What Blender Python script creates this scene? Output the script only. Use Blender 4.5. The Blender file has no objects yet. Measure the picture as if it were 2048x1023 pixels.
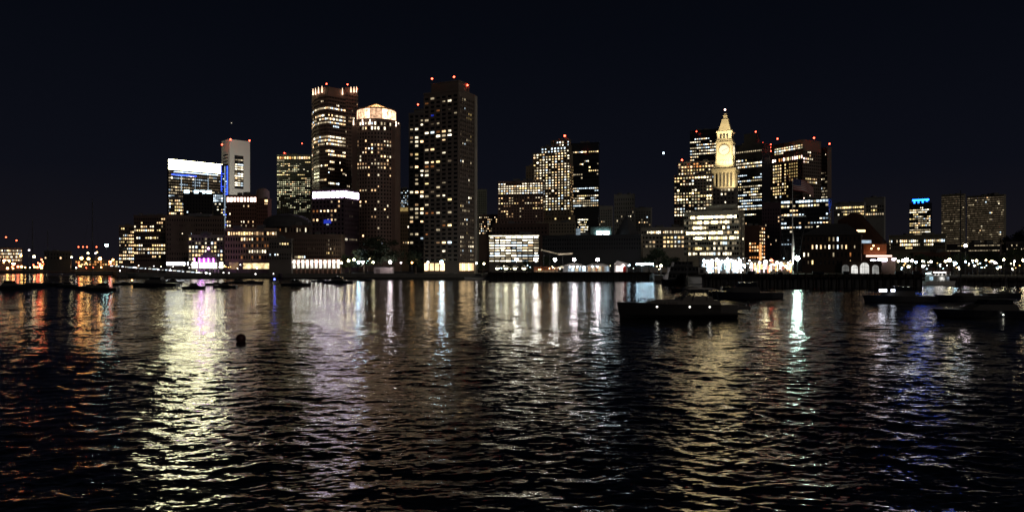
import bpy, math, random
import numpy as np
from mathutils import Vector
S = bpy.context.scene
COL = S.collection
F, CX, HY, H = 1462.0, 1024.0, 530.0, 7.0     # focal length in photo px, centre, horizon row, camera height
GZ = 2.5                                      # level of the quays
rnd = random.Random(11)
PI = math.pi

def P(px, py, D): return Vector(((px-CX)/F*D, D, H+(HY-py)/F*D))
def zy(py, D): return H+(HY-py)/F*D
def tx(px): return (px-CX)/F

# ------------------------------------------------------------------ materials
MATS = {}
def newmat(name):
    m = bpy.data.materials.new(name); m.use_nodes = True
    return m, m.node_tree.nodes, m.node_tree.links
def surf(name, col, rough=.8, var=.25, scale=.25, metal=0, bump=0):
    if name in MATS: return MATS[name]
    m, n, l = newmat(name); b = n['Principled BSDF']
    tc = n.new('ShaderNodeTexCoord'); nz = n.new('ShaderNodeTexNoise'); nz.inputs['Scale'].default_value = scale
    nz.inputs['Detail'].default_value = 5
    l.new(tc.outputs['Object'], nz.inputs['Vector'])
    mx = n.new('ShaderNodeMix'); mx.data_type = 'RGBA'
    mx.inputs[6].default_value = (*[c*(1-var) for c in col], 1); mx.inputs[7].default_value = (*[min(1, c*(1+var)) for c in col], 1)
    l.new(nz.outputs['Fac'], mx.inputs[0]); l.new(mx.outputs[2], b.inputs['Base Color'])
    b.inputs['Roughness'].default_value = rough; b.inputs['Metallic'].default_value = metal
    if rough >= .9: b.inputs['Specular IOR Level'].default_value = .08
    if bump:
        bp = n.new('ShaderNodeBump'); bp.inputs['Strength'].default_value = bump
        l.new(nz.outputs['Fac'], bp.inputs['Height']); l.new(bp.outputs[0], b.inputs['Normal'])
    MATS[name] = m; return m
def glow(name, col, st, nee=True, vary=0.0, scale=.6):
    """something that gives off light: lamp, lit room behind a window, backlit panel, or light set into a surface"""
    if name in MATS: return MATS[name]
    m, n, l = newmat(name); b = n['Principled BSDF']
    b.inputs['Base Color'].default_value = (.02, .02, .02, 1); b.inputs['Roughness'].default_value = .3
    b.inputs['Emission Color'].default_value = (*col, 1); b.inputs['Emission Strength'].default_value = st
    if vary:
        tc = n.new('ShaderNodeTexCoord'); nz = n.new('ShaderNodeTexNoise'); nz.inputs['Scale'].default_value = scale
        oi = n.new('ShaderNodeObjectInfo'); ad = n.new('ShaderNodeVectorMath'); ad.operation = 'MULTIPLY_ADD'
        ad.inputs[1].default_value = (1, 1, 1)
        l.new(tc.outputs['Object'], ad.inputs[0]); l.new(oi.outputs['Location'], ad.inputs[2]); l.new(ad.outputs[0], nz.inputs['Vector'])
        mr = n.new('ShaderNodeMapRange'); mr.inputs[1].default_value = .3; mr.inputs[2].default_value = .7
        mr.inputs[3].default_value = 1-vary; mr.inputs[4].default_value = 1+vary
        l.new(nz.outputs['Fac'], mr.inputs[0])
        m2 = n.new('ShaderNodeMath'); m2.operation = 'MULTIPLY'; m2.inputs[1].default_value = st
        m3 = n.new('ShaderNodeMath'); m3.operation = 'MULTIPLY_ADD'; m3.inputs[1].default_value = 1.1; m3.inputs[2].default_value = .4
        l.new(oi.outputs['Random'], m3.inputs[0]); l.new(mr.outputs[0], m2.inputs[0])
        m4 = n.new('ShaderNodeMath'); m4.operation = 'MULTIPLY'
        l.new(m2.outputs[0], m4.inputs[0]); l.new(m3.outputs[0], m4.inputs[1]); l.new(m4.outputs[0], b.inputs['Emission Strength'])
    m.cycles.emission_sampling = 'FRONT' if nee else 'NONE'
    MATS[name] = m; return m
WIN = {  # lit rooms: (colour, strength)
 'W': ((1, .64, .32), 2.2), 'w': ((1, .60, .30), .42), 'Y': ((1, .74, .32), 1.8), 'y': ((1, .70, .26), .45),
 'N': ((1, .86, .60), 2.1), 'n': ((1, .80, .50), .55), 'C': ((.72, .88, 1), 1.9), 'c': ((.66, .84, 1), .5),
 'O': ((1, .40, .12), 1.3), 'o': ((1, .38, .12), .3), 'B': ((.05, .12, 1), 2.4), 'b': ((.04, .08, .9), .5),
 'Z': ((1, .78, .40), 8.0), 'P': ((1, .70, .58), 4.5), 'X': ((1, .90, .66), 5.0), 'V': ((.75, .3, 1), 2.5), 'd': ((1, .74, .46), .09),
 'G': ((.96, .92, .56), 1.1), 'g': ((.92, .90, .55), .26), 'R': ((1, .16, .06), 2.0)}
def winmat(k):
    if k == '.': return surf('dark_window_glass', (.012, .014, .018), .12, .3, .3)
    c, s = WIN[k]; return glow('lit_window_'+{'W':'warm','w':'warm_dim','Y':'yellow','y':'yellow_dim','N':'white','n':'white_dim','C':'cool','c':'cool_dim','O':'orange','o':'orange_dim','B':'blue','b':'blue_dim','P':'pale','X':'bright','Z':'golden','V':'violet','d':'faint','G':'greenish','g':'greenish_dim','R':'red'}[k], c, s, False, .45)

# ------------------------------------------------------------------ mesh helper
class MB:
    def __init__(s): s.v = []; s.f = []; s.mi = []; s.cur = 0
    def add(s, vs, fs):
        o = len(s.v); s.v += [tuple(v) for v in vs]; s.f += [tuple(i+o for i in f) for f in fs]; s.mi += [s.cur]*len(fs)
    def prism(s, pts, z0, z1, top=None):
        n = len(pts); top = top or pts
        s.add([(p[0], p[1], z0) for p in pts]+[(p[0], p[1], z1) for p in top],
              [(i, (i+1) % n, n+(i+1) % n, n+i) for i in range(n)]+[tuple(range(n, 2*n)), tuple(range(n-1, -1, -1))])
    def box(s, x, y, z0, sx, sy, sz):
        s.prism([(x-sx/2, y-sy/2), (x+sx/2, y-sy/2), (x+sx/2, y+sy/2), (x-sx/2, y+sy/2)], z0, z0+sz)
    def fbox(s, fc, u0, u1, z0, z1, o0, o1):
        a, d, n = fc.o, fc.d, fc.n
        q = [a+d*u0+n*o1, a+d*u1+n*o1, a+d*u1+n*o0, a+d*u0+n*o0]
        s.prism([(p.x, p.y) for p in q], z0, z1)
    def cyl(s, x, y, z0, z1, r0, r1=None, n=12):
        r1 = r0 if r1 is None else r1
        s.prism([(x+r0*math.cos(2*PI*i/n), y+r0*math.sin(2*PI*i/n)) for i in range(n)], z0, z1,
                [(x+r1*math.cos(2*PI*i/n), y+r1*math.sin(2*PI*i/n)) for i in range(n)])
    def tube(s, a, b, r, r2=None, n=6):
        a, b = Vector(a), Vector(b); d = (b-a).normalized(); r2 = r if r2 is None else r2
        u = d.orthogonal().normalized(); w = d.cross(u)
        vs = []
        for p, rr in ((a, r), (b, r2)):
            vs += [p+(u*math.cos(2*PI*i/n)+w*math.sin(2*PI*i/n))*rr for i in range(n)]
        s.add(vs, [(i, (i+1) % n, n+(i+1) % n, n+i) for i in range(n)]+[tuple(range(n, 2*n)), tuple(range(n-1, -1, -1))])
    def ball(s, c, r, nu=10, nv=6, sz=1):
        vs = []; fs = []
        for j in range(nv+1):
            t = PI*j/nv
            for i in range(nu): vs.append((c[0]+r*math.sin(t)*math.cos(2*PI*i/nu), c[1]+r*math.sin(t)*math.sin(2*PI*i/nu), c[2]-r*sz*math.cos(t)))
        for j in range(nv):
            for i in range(nu): fs.append((j*nu+i, j*nu+(i+1) % nu, (j+1)*nu+(i+1) % nu, (j+1)*nu+i))
        s.add(vs, fs)
    def build(s, name, mats, parent=None, loc=None, smooth=False):
        me = bpy.data.meshes.new(name); me.from_pydata(s.v, [], s.f)
        for m in (mats if isinstance(mats, list) else [mats]): me.materials.append(m)
        me.polygons.foreach_set('material_index', s.mi)
        if smooth: me.polygons.foreach_set('use_smooth', [True]*len(s.f))
        me.update()
        o = bpy.data.objects.new(name, me); COL.objects.link(o)
        if parent: o.parent = parent
        if loc is not None: o.location = loc
        return o
def tag(o, label=None, cat=None, group=None, kind=None):
    if label: o['label'] = label
    if cat: o['category'] = cat
    if group: o['group'] = group
    if kind: o['kind'] = kind
    return o
def empty(name, loc, label, cat, group=None, rz=0):
    o = bpy.data.objects.new(name, None); COL.objects.link(o); o.location = loc; o.rotation_euler.z = rz
    o.empty_display_size = .5
    return tag(o, label, cat, group)

# ------------------------------------------------------------------ buildings
class Face:
    def __init__(s, a, b):
        s.o = Vector((a[0], a[1], 0)); e = Vector((b[0]-a[0], b[1]-a[1], 0)); s.w = e.length; s.d = e.normalized()
        s.n = Vector((s.d.y, -s.d.x, 0)); s.rot = math.atan2(s.d.y, s.d.x)
WMESH = {}
class Bld:
    def __init__(s, name, label, cat, D, px, wall, group=None, piermat=None, gz=GZ):
        c = P(px, 0, D+8); s.base = Vector((c.x, c.y, gz)); s.gz = gz
        s.root = empty(name, s.base, label, cat, group); s.D = D; s.wm = wall
        s.wall = MB(); s.roof = MB(); s.wins = []; s.beacons = []; s.trim = MB(); s.tm = piermat or wall
    def foot(s, x0, xc, x1, D, al, depth):
        """rectangle with its near corner on photo column xc; its left face ends at column x0, its right face at x1"""
        th = math.atan(tx(xc))+math.radians(al); C = Vector((tx(xc)*D, D, 0)); sn, cs = math.sin(th), math.cos(th)
        d1, d2 = Vector((-cs, sn, 0)), Vector((sn, cs, 0))
        t0, t1 = tx(x0), tx(x1)
        w1 = (C.x-t0*D)/(cs+t0*sn) if xc > x0+.5 else depth
        w2 = (t1*D-C.x)/(sn-t1*cs) if x1 > xc+.5 else depth
        if w1 < 0 or w1 > 400: w1 = depth
        if w2 < 0 or w2 > 400: w2 = depth
        return [C+d1*w1, C, C+d2*w2, C+d2*w2+d1*w1]
    def tier(s, foot, z0, z1, parapet=.8, roofbox=True):
        L = [(p.x-s.base.x, p.y-s.base.y) for p in foot]
        s.wall.prism(L, z0-s.gz, z1-s.gz)
        n = len(L); fs = []
        for i in range(n):
            f = Face(L[i], L[(i+1) % n]); fs.append(f)
            if parapet:
                s.trim.fbox(f, -.2, f.w+.2, z1-s.gz-parapet*.5, z1-s.gz+parapet*.6, -.35, .25)
        if roofbox:
            cx = sum(p[0] for p in L)/n; cy = sum(p[1] for p in L)/n
            for k in range(3):
                a = rnd.random(); q = L[rnd.randrange(n)]
                w = fs[0].w*.09+.8
                m = MB(); m.box(cx+(q[0]-cx)*a*.6, cy+(q[1]-cy)*a*.6, z1-s.gz, w*rnd.uniform(.7, 1.5), w*rnd.uniform(.7, 1.5), rnd.uniform(1, 2.6)); m.build('roof_unit', surf('roof_plant', (.12, .12, .12)), s.root)
        return fs
    def grid(s, f, z0, z1, nc, nr, fw, fh, probs, pal, u0=0., u1=1., run=.0, bitmap=None, style='g', dark=True, seed=None, gold=False):
        """windows on a face: rows top to bottom follow the digits of probs (0-9) or the letters of bitmap"""
        R = random.Random(seed if seed is not None else (nc*31+nr*17+int(z1*10)))
        z0 -= s.gz; z1 -= s.gz
        a0, a1 = u0*f.w, u1*f.w; cw = (a1-a0)/nc; rh = (z1-z0)/nr
        if 'v' in style or 'g' in style:
            for i in range(nc+1):
                u = a0+i*cw; h = cw*(1-fw)*.5
                s.trim.fbox(f, max(0, u-h*.8), min(f.w, u+h*.8), z0, z1, -.2, .35)
        if 'h' in style or 'g' in style:
            for j in range(nr+1):
                z = z0+j*rh; h = rh*(1-fh)*.5
                s.trim.fbox(f, a0, a1, z-h*.8, z+h*.8, -.2, .22)
        for j in range(nr):
            if bitmap: row = bitmap[j % len(bitmap)]
            else:
                p = int(probs[min(len(probs)-1, int(j*len(probs)/nr))])/9.; row = ''; prev = None
                while len(row) < nc:
                    if prev is not None and R.random() < run: row += prev; continue
                    prev = R.choice(pal) if R.random() < p else '.'
                    row += prev
            zc = z1-(j+.5)*rh
            for i in range(nc):
                k = row[i % len(row)]
                if gold and k == 'X': k = 'Z'
                q_ = R.random(); ww, hh = 1., 1.
                if k == 'N': k = 'C' if q_ < .16 else 'W' if q_ < .28 else 'n' if q_ < .42 else 'X' if q_ < .50 else 'N'
                elif k in 'YG': k = 'W' if q_ < .14 else 'n' if q_ < .3 else 'N' if q_ < .36 else k
                if k not in '. ' and R.random() < .45: ww, hh = R.uniform(.6, 1), R.uniform(.6, 1)
                if k == ' ' or (k == '.' and not dark): continue
                s.wins.append((f, a0+(i+.5)*cw, zc, cw*fw*.9*ww, rh*fh*.86*hh, k))
    def band(s, f, ya, yb, k, u0=0, u1=1, name=None, mat=None, out=.15):
        m = MB(); m.fbox(f, f.w*u0, f.w*u1, yb-s.gz, ya-s.gz, 0, out)
        return m.build(name or 'lit_panel', mat or winmat(k), s.root)
    def beacon(s, px, py, D, r=.55):
        p = P(px, py, D)-s.base
        m = MB(); m.ball(p, r); o = m.build('beacon_light', glow('red_beacon', (1, .07, .035), 14, False), s.root)
        m = MB(); m.tube(p-Vector((0, 0, 3.5)), p-Vector((0, 0, r*.8)), .12); m.build('beacon_pole', surf('dark_steel', (.05, .05, .055), .5), o)
    def finish(s):
        s.wall.build('wall', s.wm, s.root)
        if s.trim.v: s.trim.build('facade_trim', s.tm, s.root)
        if s.roof.v: s.roof.build('roof_plant', surf('roof_plant', (.12, .12, .12)), s.root)
        order = sorted(range(len(s.wins)), key=lambda i: (s.wins[i][5] == '.', s.wins[i][5] in 'dgwyonbc', -s.wins[i][3]*s.wins[i][4]))
        for q, i in enumerate(order):
            f, u, z, w, h, k = s.wins[i]
            if q >= 100: break
            key = (round(w, 1), round(h, 1), k)
            if key not in WMESH:
                m = MB(); m.box(0, 0, -h/2, w, .12, h)
                o = m.build('window', winmat(k)); WMESH[key] = o.data; bpy.data.objects.remove(o)
            o = bpy.data.objects.new('window', WMESH[key]); COL.objects.link(o); o.parent = s.root
            p = f.o+f.d*u+f.n*.03; o.location = (p.x, p.y, z); o.rotation_euler.z = f.rot
        rest = order[100:]
        if rest:
            ks = sorted(set(s.wins[i][5] for i in rest)); m = MB()
            for i in rest:
                f, u, z, w, h, k = s.wins[i]; m.cur = ks.index(k)
                m.fbox(f, u-w/2, u+w/2, z-h/2, z+h/2, -.02, .09)
            tag(m.build('windows', [winmat(k) for k in ks], s.root), kind='stuff')
        return s.root

def brick(v=1): return surf('dark_red_brick%d' % v, [(.20, .10, .075), (.16, .11, .09), (.13, .085, .07)][v-1], .85, .25, .4)
granite = surf('brown_granite', (.30, .20, .165), .6, .2, .3)
conc = surf('weathered_concrete', (.26, .24, .22), .85, .25, .15)
concd = surf('dark_concrete', (.16, .14, .13), .85, .25, .15)
stone = surf('pale_stone', (.50, .46, .38), .8, .15, .2)
alu = surf('pale_aluminium_cladding', (.62, .60, .57), .5, .06, .1)
dglass = surf('dark_curtain_wall', (.035, .038, .045), .25, .3, .2)
steel = surf('dark_steel', (.05, .05, .055), .5)
blk = surf('black_painted_metal', (.02, .02, .022), .5)
white = surf('white_gelcoat', (.7, .7, .68), .3, .05)
slate = surf('dark_slate_roof', (.05, .05, .055), .8, .3, .5)
copper = surf('green_copper', (.10, .16, .14), .7)
wood = surf('weathered_timber', (.028, .022, .018), .9, .35, .8)

def simple(name, label, D, x0, xc, x1, ytop, wall, al=8, depth=25, cat='building', faces=(), group=None, beacons=(), tm=None, pen=None, ybase=None):
    """one rectangular block; faces: (which, ytop, ybottom, cols, rows, fw, fh, probs, palette, kwargs)"""
    b = Bld(name, label, cat, D, xc, wall, group, tm)
    fs = b.tier(b.foot(x0, xc, x1, D, al, depth), GZ, zy(ytop, D))
    F_ = {'F': fs[0], 'R': fs[1]}
    for w in faces:
        k = dict(w[9]) if len(w) > 9 else {}
        b.grid(F_[w[0]], zy(w[2], D), zy(w[1], D), *w[3:9], **k)
    if pen:
        a, c, e, yt = pen
        b.tier(b.foot(a, c, e, D+4, al, depth*.5), zy(ytop, D)-.5, zy(yt, D+4), .4, False)
    for q in beacons: b.beacon(q[0], q[1], D+(q[2] if len(q) > 2 else 1))
    b.fs = fs
    return b

GB = 'downtown towers behind the waterfront'
def city():
    # --- far left low blocks
    b = simple('terminal_building', 'low terminal with two rows of white windows at the far left edge', 640, -30, 44, 44, 497, concd, 1, 30,
        faces=[('F', 498, 523, 20, 4, .6, .55, '8987', 'NNnW', {'u0': .3})]); b.finish()
    b = simple('warehouse', 'low dark shed with two orange lit openings right of the far left terminal', 560, 88, 142, 142, 503, blk, 1, 20,
        faces=[('F', 505, 519, 9, 2, .5, .6, '11', 'WO')]); b.finish()
    b = simple('hotel_block', 'far low block glowing orange at its foot beside the cyan mast lamp', 600, 150, 236, 236, 520, blk, 1, 20,
        faces=[('F', 512+9, 531, 16, 2, .7, .7, '57', 'OWYO')]); b.finish()
    # --- sloping brick blocks
    b = simple('stepped_building', 'stepped block with warm windows at the left end of the skyline', 470, 238, 268, 268, 452, brick(2), 4, 20,
        faces=[('F', 454, 527, 8, 11, .7, .5, '56897654856', 'WYNNW', {'run': .5})]); b.finish()
    b = simple('office_building', 'square brown block with scattered cream windows below the bright crowned tower', 455, 268, 331, 335, 431, brick(3), 30, 20,
        faces=[('F', 434, 524, 14, 12, .72, .5, '155403088830', 'NYYNW', {'run': .45, 'seed': 3})]); b.finish()
    b = simple('brick_building', 'wide dark brick block with almost no lit windows left of centre', 445, 333, 448, 449, 433, brick(2), 10, 20,
        faces=[('F', 436, 522, 24, 9, .4, .5, '000001000', 'NW'), ('F', 447, 500, 8, 4, .35, .4, '0100', 'N', {'u0': .1, 'u1': .5, 'dark': False, 'seed': 9})])
    b.band(b.fs[0], zy(521, 445), zy(530, 445), 'X', 0, .32, 'shop_front', glow('shop_light_white', (.9, .95, 1), 5))
    b.band(b.fs[0], zy(523, 445), zy(530, 445), 'N', .36, .7, 'shop_front', glow('shop_light_white', (.9, .95, 1), 5))
    b.finish()
    b = simple('grey_building', 'pale block with a grid of amber windows behind the violet pavilion', 425, 377, 446, 447, 471, conc, 10, 16,
        faces=[('F', 474, 522, 11, 6, .6, .6, '356788', 'WNYn', {'run': .2})])
    b.band(b.fs[0], zy(524, 425), zy(536, 425), 'X', .1, 1, 'shop_front', glow('shop_light_warm', (1, .93, .78), 4))
    b.finish()
    # --- tower with bright slanting crown
    D = 650
    b = Bld('crowned_tower', 'glass tower with a blazing white slanted crown at the left of the skyline', 'tower', D, 337, dglass, GB)
    ft = b.foot(334, 337, 446, D, 73, 30); fs = b.tier(ft, GZ, zy(339, D), 0)
    R_ = fs[1]
    b.grid(R_, zy(430, D), zy(340, D), 26, 15, .85, .5, '9', 'nnNdcdndddcdd', run=.5, style='h', seed=5)  # dim glowing panes added all over to stand in for reflections in the glass
    cr = b.tier(ft, zy(339, D), zy(330, D), 0, False)
    for i in (1,):
        m = MB(); f = cr[i]; ze = zy(329.5, 683)-GZ; q = [f.o, f.o+f.d*f.w]; t = [zy(318, D)-GZ, ze]; zb = zy(338.5, D)-GZ
        m.add([(p.x+f.n.x*o_, p.y+f.n.y*o_, z_) for o_ in (.5, .05) for p, z_ in ((q[0], zb), (q[1], zb), (q[1], t[1]), (q[0], t[0]))], [(0, 1, 2, 3), (7, 6, 5, 4), (0, 4, 5, 1), (1, 5, 6, 2), (2, 6, 7, 3), (3, 7, 4, 0)])
        m.build('crown_light_panel', glow('crown_light', (1, .94, .56), 27), b.root)
    m = MB()
    m.fbox(R_, 0, R_.w, zy(339.4, D)-GZ, zy(338.2, D)-GZ, 0, .9)
    m.build('crown_ledge', surf('light_steel', (.5, .5, .5), .4), b.root)
    for zt, u0, u1 in ((341, .1, .9), (347, .05, .5)):
        m = MB(); m.fbox(R_, R_.w*u0, R_.w*u1, zy(zt+2.2, D)-GZ, zy(zt, D)-GZ, .2, .35); m.build('blue_light_strip', winmat('B' if zt > 345 else 'C'), b.root)
    for k, u in enumerate((.22, .47, .71)):
        m = MB(); m.fbox(R_, R_.w*u, R_.w*u+.5, zy(380, D)-GZ, zy(350, D)-GZ, .3, .5); m.build('light_mast', winmat('c'), b.root)
    b.finish()
    # blue lit slab beside it
    D = 640
    b = Bld('blue_lit_slab', 'thin slab outlined in vivid blue light between the crowned tower and the pale grey tower', 'tower', D, 441, dglass)
    fs = b.tier(b.foot(441, 455, 457, D, 20, 12), GZ, zy(330, D), .5, False)
    for u, k, w in ((.08, 'B', .10), (.55, 'c', .16), (.9, 'B', .16)):
        m = MB(); m.fbox(fs[0], fs[0].w*u, fs[0].w*(u+w), zy(460, D)-GZ, zy(332, D)-GZ, .05, .25); m.build('blue_light_strip', winmat(k), b.root)
    b.grid(fs[0], zy(452, D), zy(340, D), 3, 22, .8, .4, '5', 'BcBC', style='', dark=False)
    b.finish()
    # dark block with bluish lit attic
    D = 560
    b = simple('low_tower', 'black block with a bluish lit top storey in front of the crowned tower', D, 366, 425, 427, 388, blk, 12, 18,
        faces=[('F', 392, 428, 10, 5, .4, .5, '00101', 'N', {'seed': 2})])
    for u in (.04, .38, .58, .8): b.band(b.fs[0], zy(381, D), zy(387, D), 'C', u, u+.17, 'attic_light', glow('attic_light', (.7, .92, 1), 5), .3)
    b.finish()
    b = simple('glass_pavilion_block', 'small block glowing pale blue just right of the black block', 590, 425, 446, 447, 388, dglass, 12, 14,
        faces=[('F', 389, 404, 5, 3, .9, .8, '9', 'Cc'), ('F', 405, 428, 5, 4, .8, .4, '3', 'WN')]); b.finish()
    b = simple('lit_office_block', 'block with amber and white office rows at the foot of the crowned tower', 600, 338, 368, 370, 396, concd, 12, 14,
        faces=[('F', 398, 430, 8, 5, .8, .55, '78876', 'NWYN', {'run': .5})]); b.finish()
    # --- federal-reserve-like pale tower
    D = 780
    b = Bld('pale_tower', 'pale floodlit grey tower with a tall slot of lit windows down its face', 'tower', D, 459, alu, GB)
    ft = b.foot(443, 459, 500, D, 66, 30); fs = b.tier(ft, GZ, zy(279, D), .8)
    f = fs[1]
    m = MB(); m.fbox(f, f.w*.24, f.w*.68, zy(376, D)-GZ, zy(309, D)-GZ, -.3, .015); m.build('window_recess', blk, b.root)
    b.grid(f, zy(376, D), zy(311, D), 3, 14, .96, .62, '', '', .25, .67, bitmap=['...', 'nnN', '.d.', 'NNN', 'NNN', 'XNN', 'ddd', 'nNX', 'NNN', 'NNN', 'dnd', 'XNN', 'NNN', '...'], style='')
    f0 = fs[0]; b.grid(f0, zy(380, D), zy(305, D), 3, 12, .9, .5, '0', 'n', .2, .8, style='h')
    for q in ((444, 289), (461, 278.5), (499, 281)): b.beacon(*q, D, .8)
    b.finish()
    # --- brick block with arcade lit top
    D = 480
    b = Bld('arcaded_building', 'brown block with a brightly lit arcade below its roof, left of the banded tower', 'building', D, 513, brick(1))
    fs = b.tier(b.foot(453, 513, 516, D, 18, 18), GZ, zy(391, D))
    b.grid(fs[0], zy(405, D), zy(393, D), 9, 1, .72, .85, '9', 'P')
    b.grid(fs[0], zy(455, D), zy(408, D), 13, 6, .45, .5, '', '', bitmap=['.......n.W...', '.............', '.N...........', '.............', 'WW....NN.W.W.', 'NN....n.n..n.'])
    fs2 = b.tier(b.foot(513, 536, 543, D, 25, 14), GZ, zy(398, D))
    b.grid(fs2[0], zy(455, D), zy(405, D), 6, 7, .5, .5, '1', 'nw')
    c = P(526, 385, D+5)-b.base
    m = MB(); m.cyl(c.x, c.y, zy(400, D)-GZ, zy(384, D)-GZ, 4.3, 4.3, 16); m.ball((c.x, c.y, zy(384, D)-GZ), 4.3, 16, 8, .75)
    m.build('rooftop_dome', surf('pink_stone', (.30, .22, .2), .8), b.root)
    b.band(fs2[0], zy(398, D), zy(408, D), 'O', .72, .98, 'lit_panel', winmat('W'))
    b.finish()
    # --- waterfront block rows
    b = simple('waterfront_hotel', 'cream trimmed block with a glowing amber upper storey near the left quay', 410, 450, 554, 556, 458, concd, 20, 20, tm=surf('cream_trim', (.38, .30, .2)),
        faces=[('F', 462, 471, 20, 1, .8, .85, '', '', {'bitmap': ['.WYYWWYYYWWwWww.WwYY']}), ('F', 473, 483, 20, 1, .6, .7, '', '', {'bitmap': ['......NNwWN.o.o.....']}),
               ('F', 485, 520, 20, 3, .55, .55, '', '', {'bitmap': ['.......o..o.o..oo...', '.........NNNNNNN.n..', '......o...o..o......']})])
    b.band(b.fs[0], zy(526, 410), zy(537, 410), 'W', .35, .98, 'shop_front', glow('shop_light_amber', (1, .72, .35), 1.2, True, .8, .35))
    b.band(b.fs[0], zy(524, 410), zy(538, 410), 'O', .08, .26, 'shop_front', winmat('w')); b.finish()
    b = simple('dark_quay_building', 'unlit dark block on the quay between the amber hotel and the long arcade', 395, 538, 583, 586, 478, concd, 20, 16,
        faces=[('F', 484, 497, 9, 2, .6, .6, '', '', {'bitmap': ['....YYYY.', '.........']}), ('F', 505, 520, 9, 2, .5, .5, '', '', {'bitmap': ['N.NN.....', '.........']})]); b.finish()
    # --- dome roofed long wharf building
    D = 430
    b = Bld('domed_building', 'long dark waterfront building with a low domed roof and white lit arcade', 'building', D, 600, brick(3))
    fs = b.tier(b.foot(552, 620, 624, D, 15, 30), GZ, zy(452, D))
    b.grid(fs[0], zy(466, D), zy(453, D), 12, 1, .4, .7, '', '', bitmap=['.O.n...nn.N.'])
    fs3 = b.tier(b.foot(585, 682, 690, D-32, 14, 18), GZ, zy(470, D-32))
    b.grid(fs3[0], zy(510, D-32), zy(476, D-32), 26, 4, .35, .55, '', '', bitmap=['...................n......', '..................dn......', '........dd.d.......wN.w...', '..................yY.y....'])
    b.grid(fs3[0], zy(516, D-32), zy(511, D-32), 26, 1, .6, .9, '', '', bitmap=['.nnYNYN...................'], style='')
    m = MB(); c = P(575, 440, D+12)-b.base; m.cyl(c.x, c.y, zy(453, D)-GZ, zy(443, D)-GZ, 14, 14, 24); m.ball((c.x, c.y, zy(443, D)-GZ), 14, 24, 10, .38)
    m.build('dome', slate, b.root)
    f = fs3[0]
    m = MB()
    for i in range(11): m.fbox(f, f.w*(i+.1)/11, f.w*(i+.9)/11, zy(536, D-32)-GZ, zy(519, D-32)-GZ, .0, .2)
    m.build('arcade_wall', glow('painted_arcade_wash', (1, .98, .82), .9, True, .6, .6), b.root)  # wash of the arcade lamps given to the wall as its own glow
    for i in range(11):
        m = MB(); p = f.o+f.d*(f.w*(i+.5)/11)+f.n*1.0; m.ball((p.x, p.y, zy(523.5, D-32)-GZ), .42, 8, 5); m.build('lamp', glow('arcade_lamp', (1, .98, .86), 45), b.root)
    m = MB()
    for i in range(12): m.fbox(f, f.w*i/11-.25, f.w*i/11+.25, 0, zy(517, D-32)-GZ, .2, 1.8)
    m.fbox(f, 0, f.w, zy(518, D-32)-GZ, zy(516, D-32)-GZ, 0, 2.1); m.build('arcade', brick(1), b.root)
    b.finish()
    # --- dark brick block with bright attic
    D = 480
    b = Bld('attic_lit_building', 'dark block crowned by a row of white lit openings below the domed tower', 'building', D, 689, surf('plum_brick', (.13, .085, .11), .85))
    fs = b.tier(b.foot(624, 689, 717, D, 33, 20), GZ, zy(378, D))
    A_ = glow('attic_white', (.88, .74, 1), 11)
    for f, n in ((fs[0], 7), (fs[1], 7)):
        m = MB(); m.fbox(f, .6, f.w, zy(395, D)-GZ, zy(380, D)-GZ, 0, .25)
        for i in range(n):
            w = f.w/n; m2 = MB(); m2.fbox(f, w*i+w*.22, w*i+w*.92, zy(394, D)-GZ, zy(382, D)-GZ, .05, .35); m2.build('attic_window', A_, b.root)
    b.grid(fs[0], zy(470, D), zy(398, D), 9, 8, .5, .55, '', '', bitmap=['.....n.W.', '.......w.', 'ooNWNwW..', '.....w...', 'WW..NWY..', '.........', '.........', '.........'])
    b.grid(fs[1], zy(492, D), zy(398, D), 10, 10, .4, .5, '', '', bitmap=['.....n....', '..........', '..........', '...ddd....', '..........', '..........', '..........', '..........', 'NN.nnnnnn.', '..........'])
    m = MB(); m.fbox(fs[0], fs[0].w*.38, fs[0].w*.6, zy(446, D)-GZ, zy(438, D)-GZ, .3, .6); m.build('blue_sign', winmat('b'), b.root)
    m = MB(); m.fbox(fs[0], fs[0].w*.47, fs[0].w*.53, zy(449, D)-GZ, zy(447, D)-GZ, .3, .7); m.build('lamp', winmat('C'), b.root)
    b.finish()
    # --- banded greenish tower
    D = 740
    b = simple('banded_tower', 'grey green tower with fine horizontal bands of greenish windows, left of the tallest pair', D, 554, 621, 624, 310, surf('greenish_stone', (.30, .33, .26), .8), 15, 30, group=GB,
        faces=[('F', 312, 319, 14, 1, .8, .8, '8', 'YWOY', {'run': .3}), ('F', 319, 362, 18, 12, .85, .42, '233312435132', 'GgYn', {'run': .7, 'seed': 21}),
               ('F', 362, 394, 18, 8, .6, .5, '97979793', 'GGg', {'run': .3}), ('F', 394, 428, 18, 9, .6, .42, '352444142', 'Ggg', {'run': .5})],
        beacons=((556, 312), (569, 306), (604, 287, 40), (620, 313)), cat='tower')
    b.finish()
    # --- tower 1 of the pair
    D = 600
    b = Bld('curved_tower', 'brown flat topped tower with lamps along its top and bright white office bands', 'tower', D, 655, surf('rose_granite', (.27, .18, .15), .6), GB)
    C0 = b.foot(624, 656, 692, D, 38, 20)
    ft = [P(624, 0, D+28), P(628, 0, D+14), P(639, 0, D+5), P(656, 0, D), P(691, 0, D+12), P(691, 0, D+50), P(624, 0, D+60)]
    fs = b.tier(ft, GZ, zy(174, D), .6)
    body = [('n', .5)]
    rows = '0093093999039940213510070020050070001000'
    ztop, zbot = zy(190, D), zy(470, D)
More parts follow.
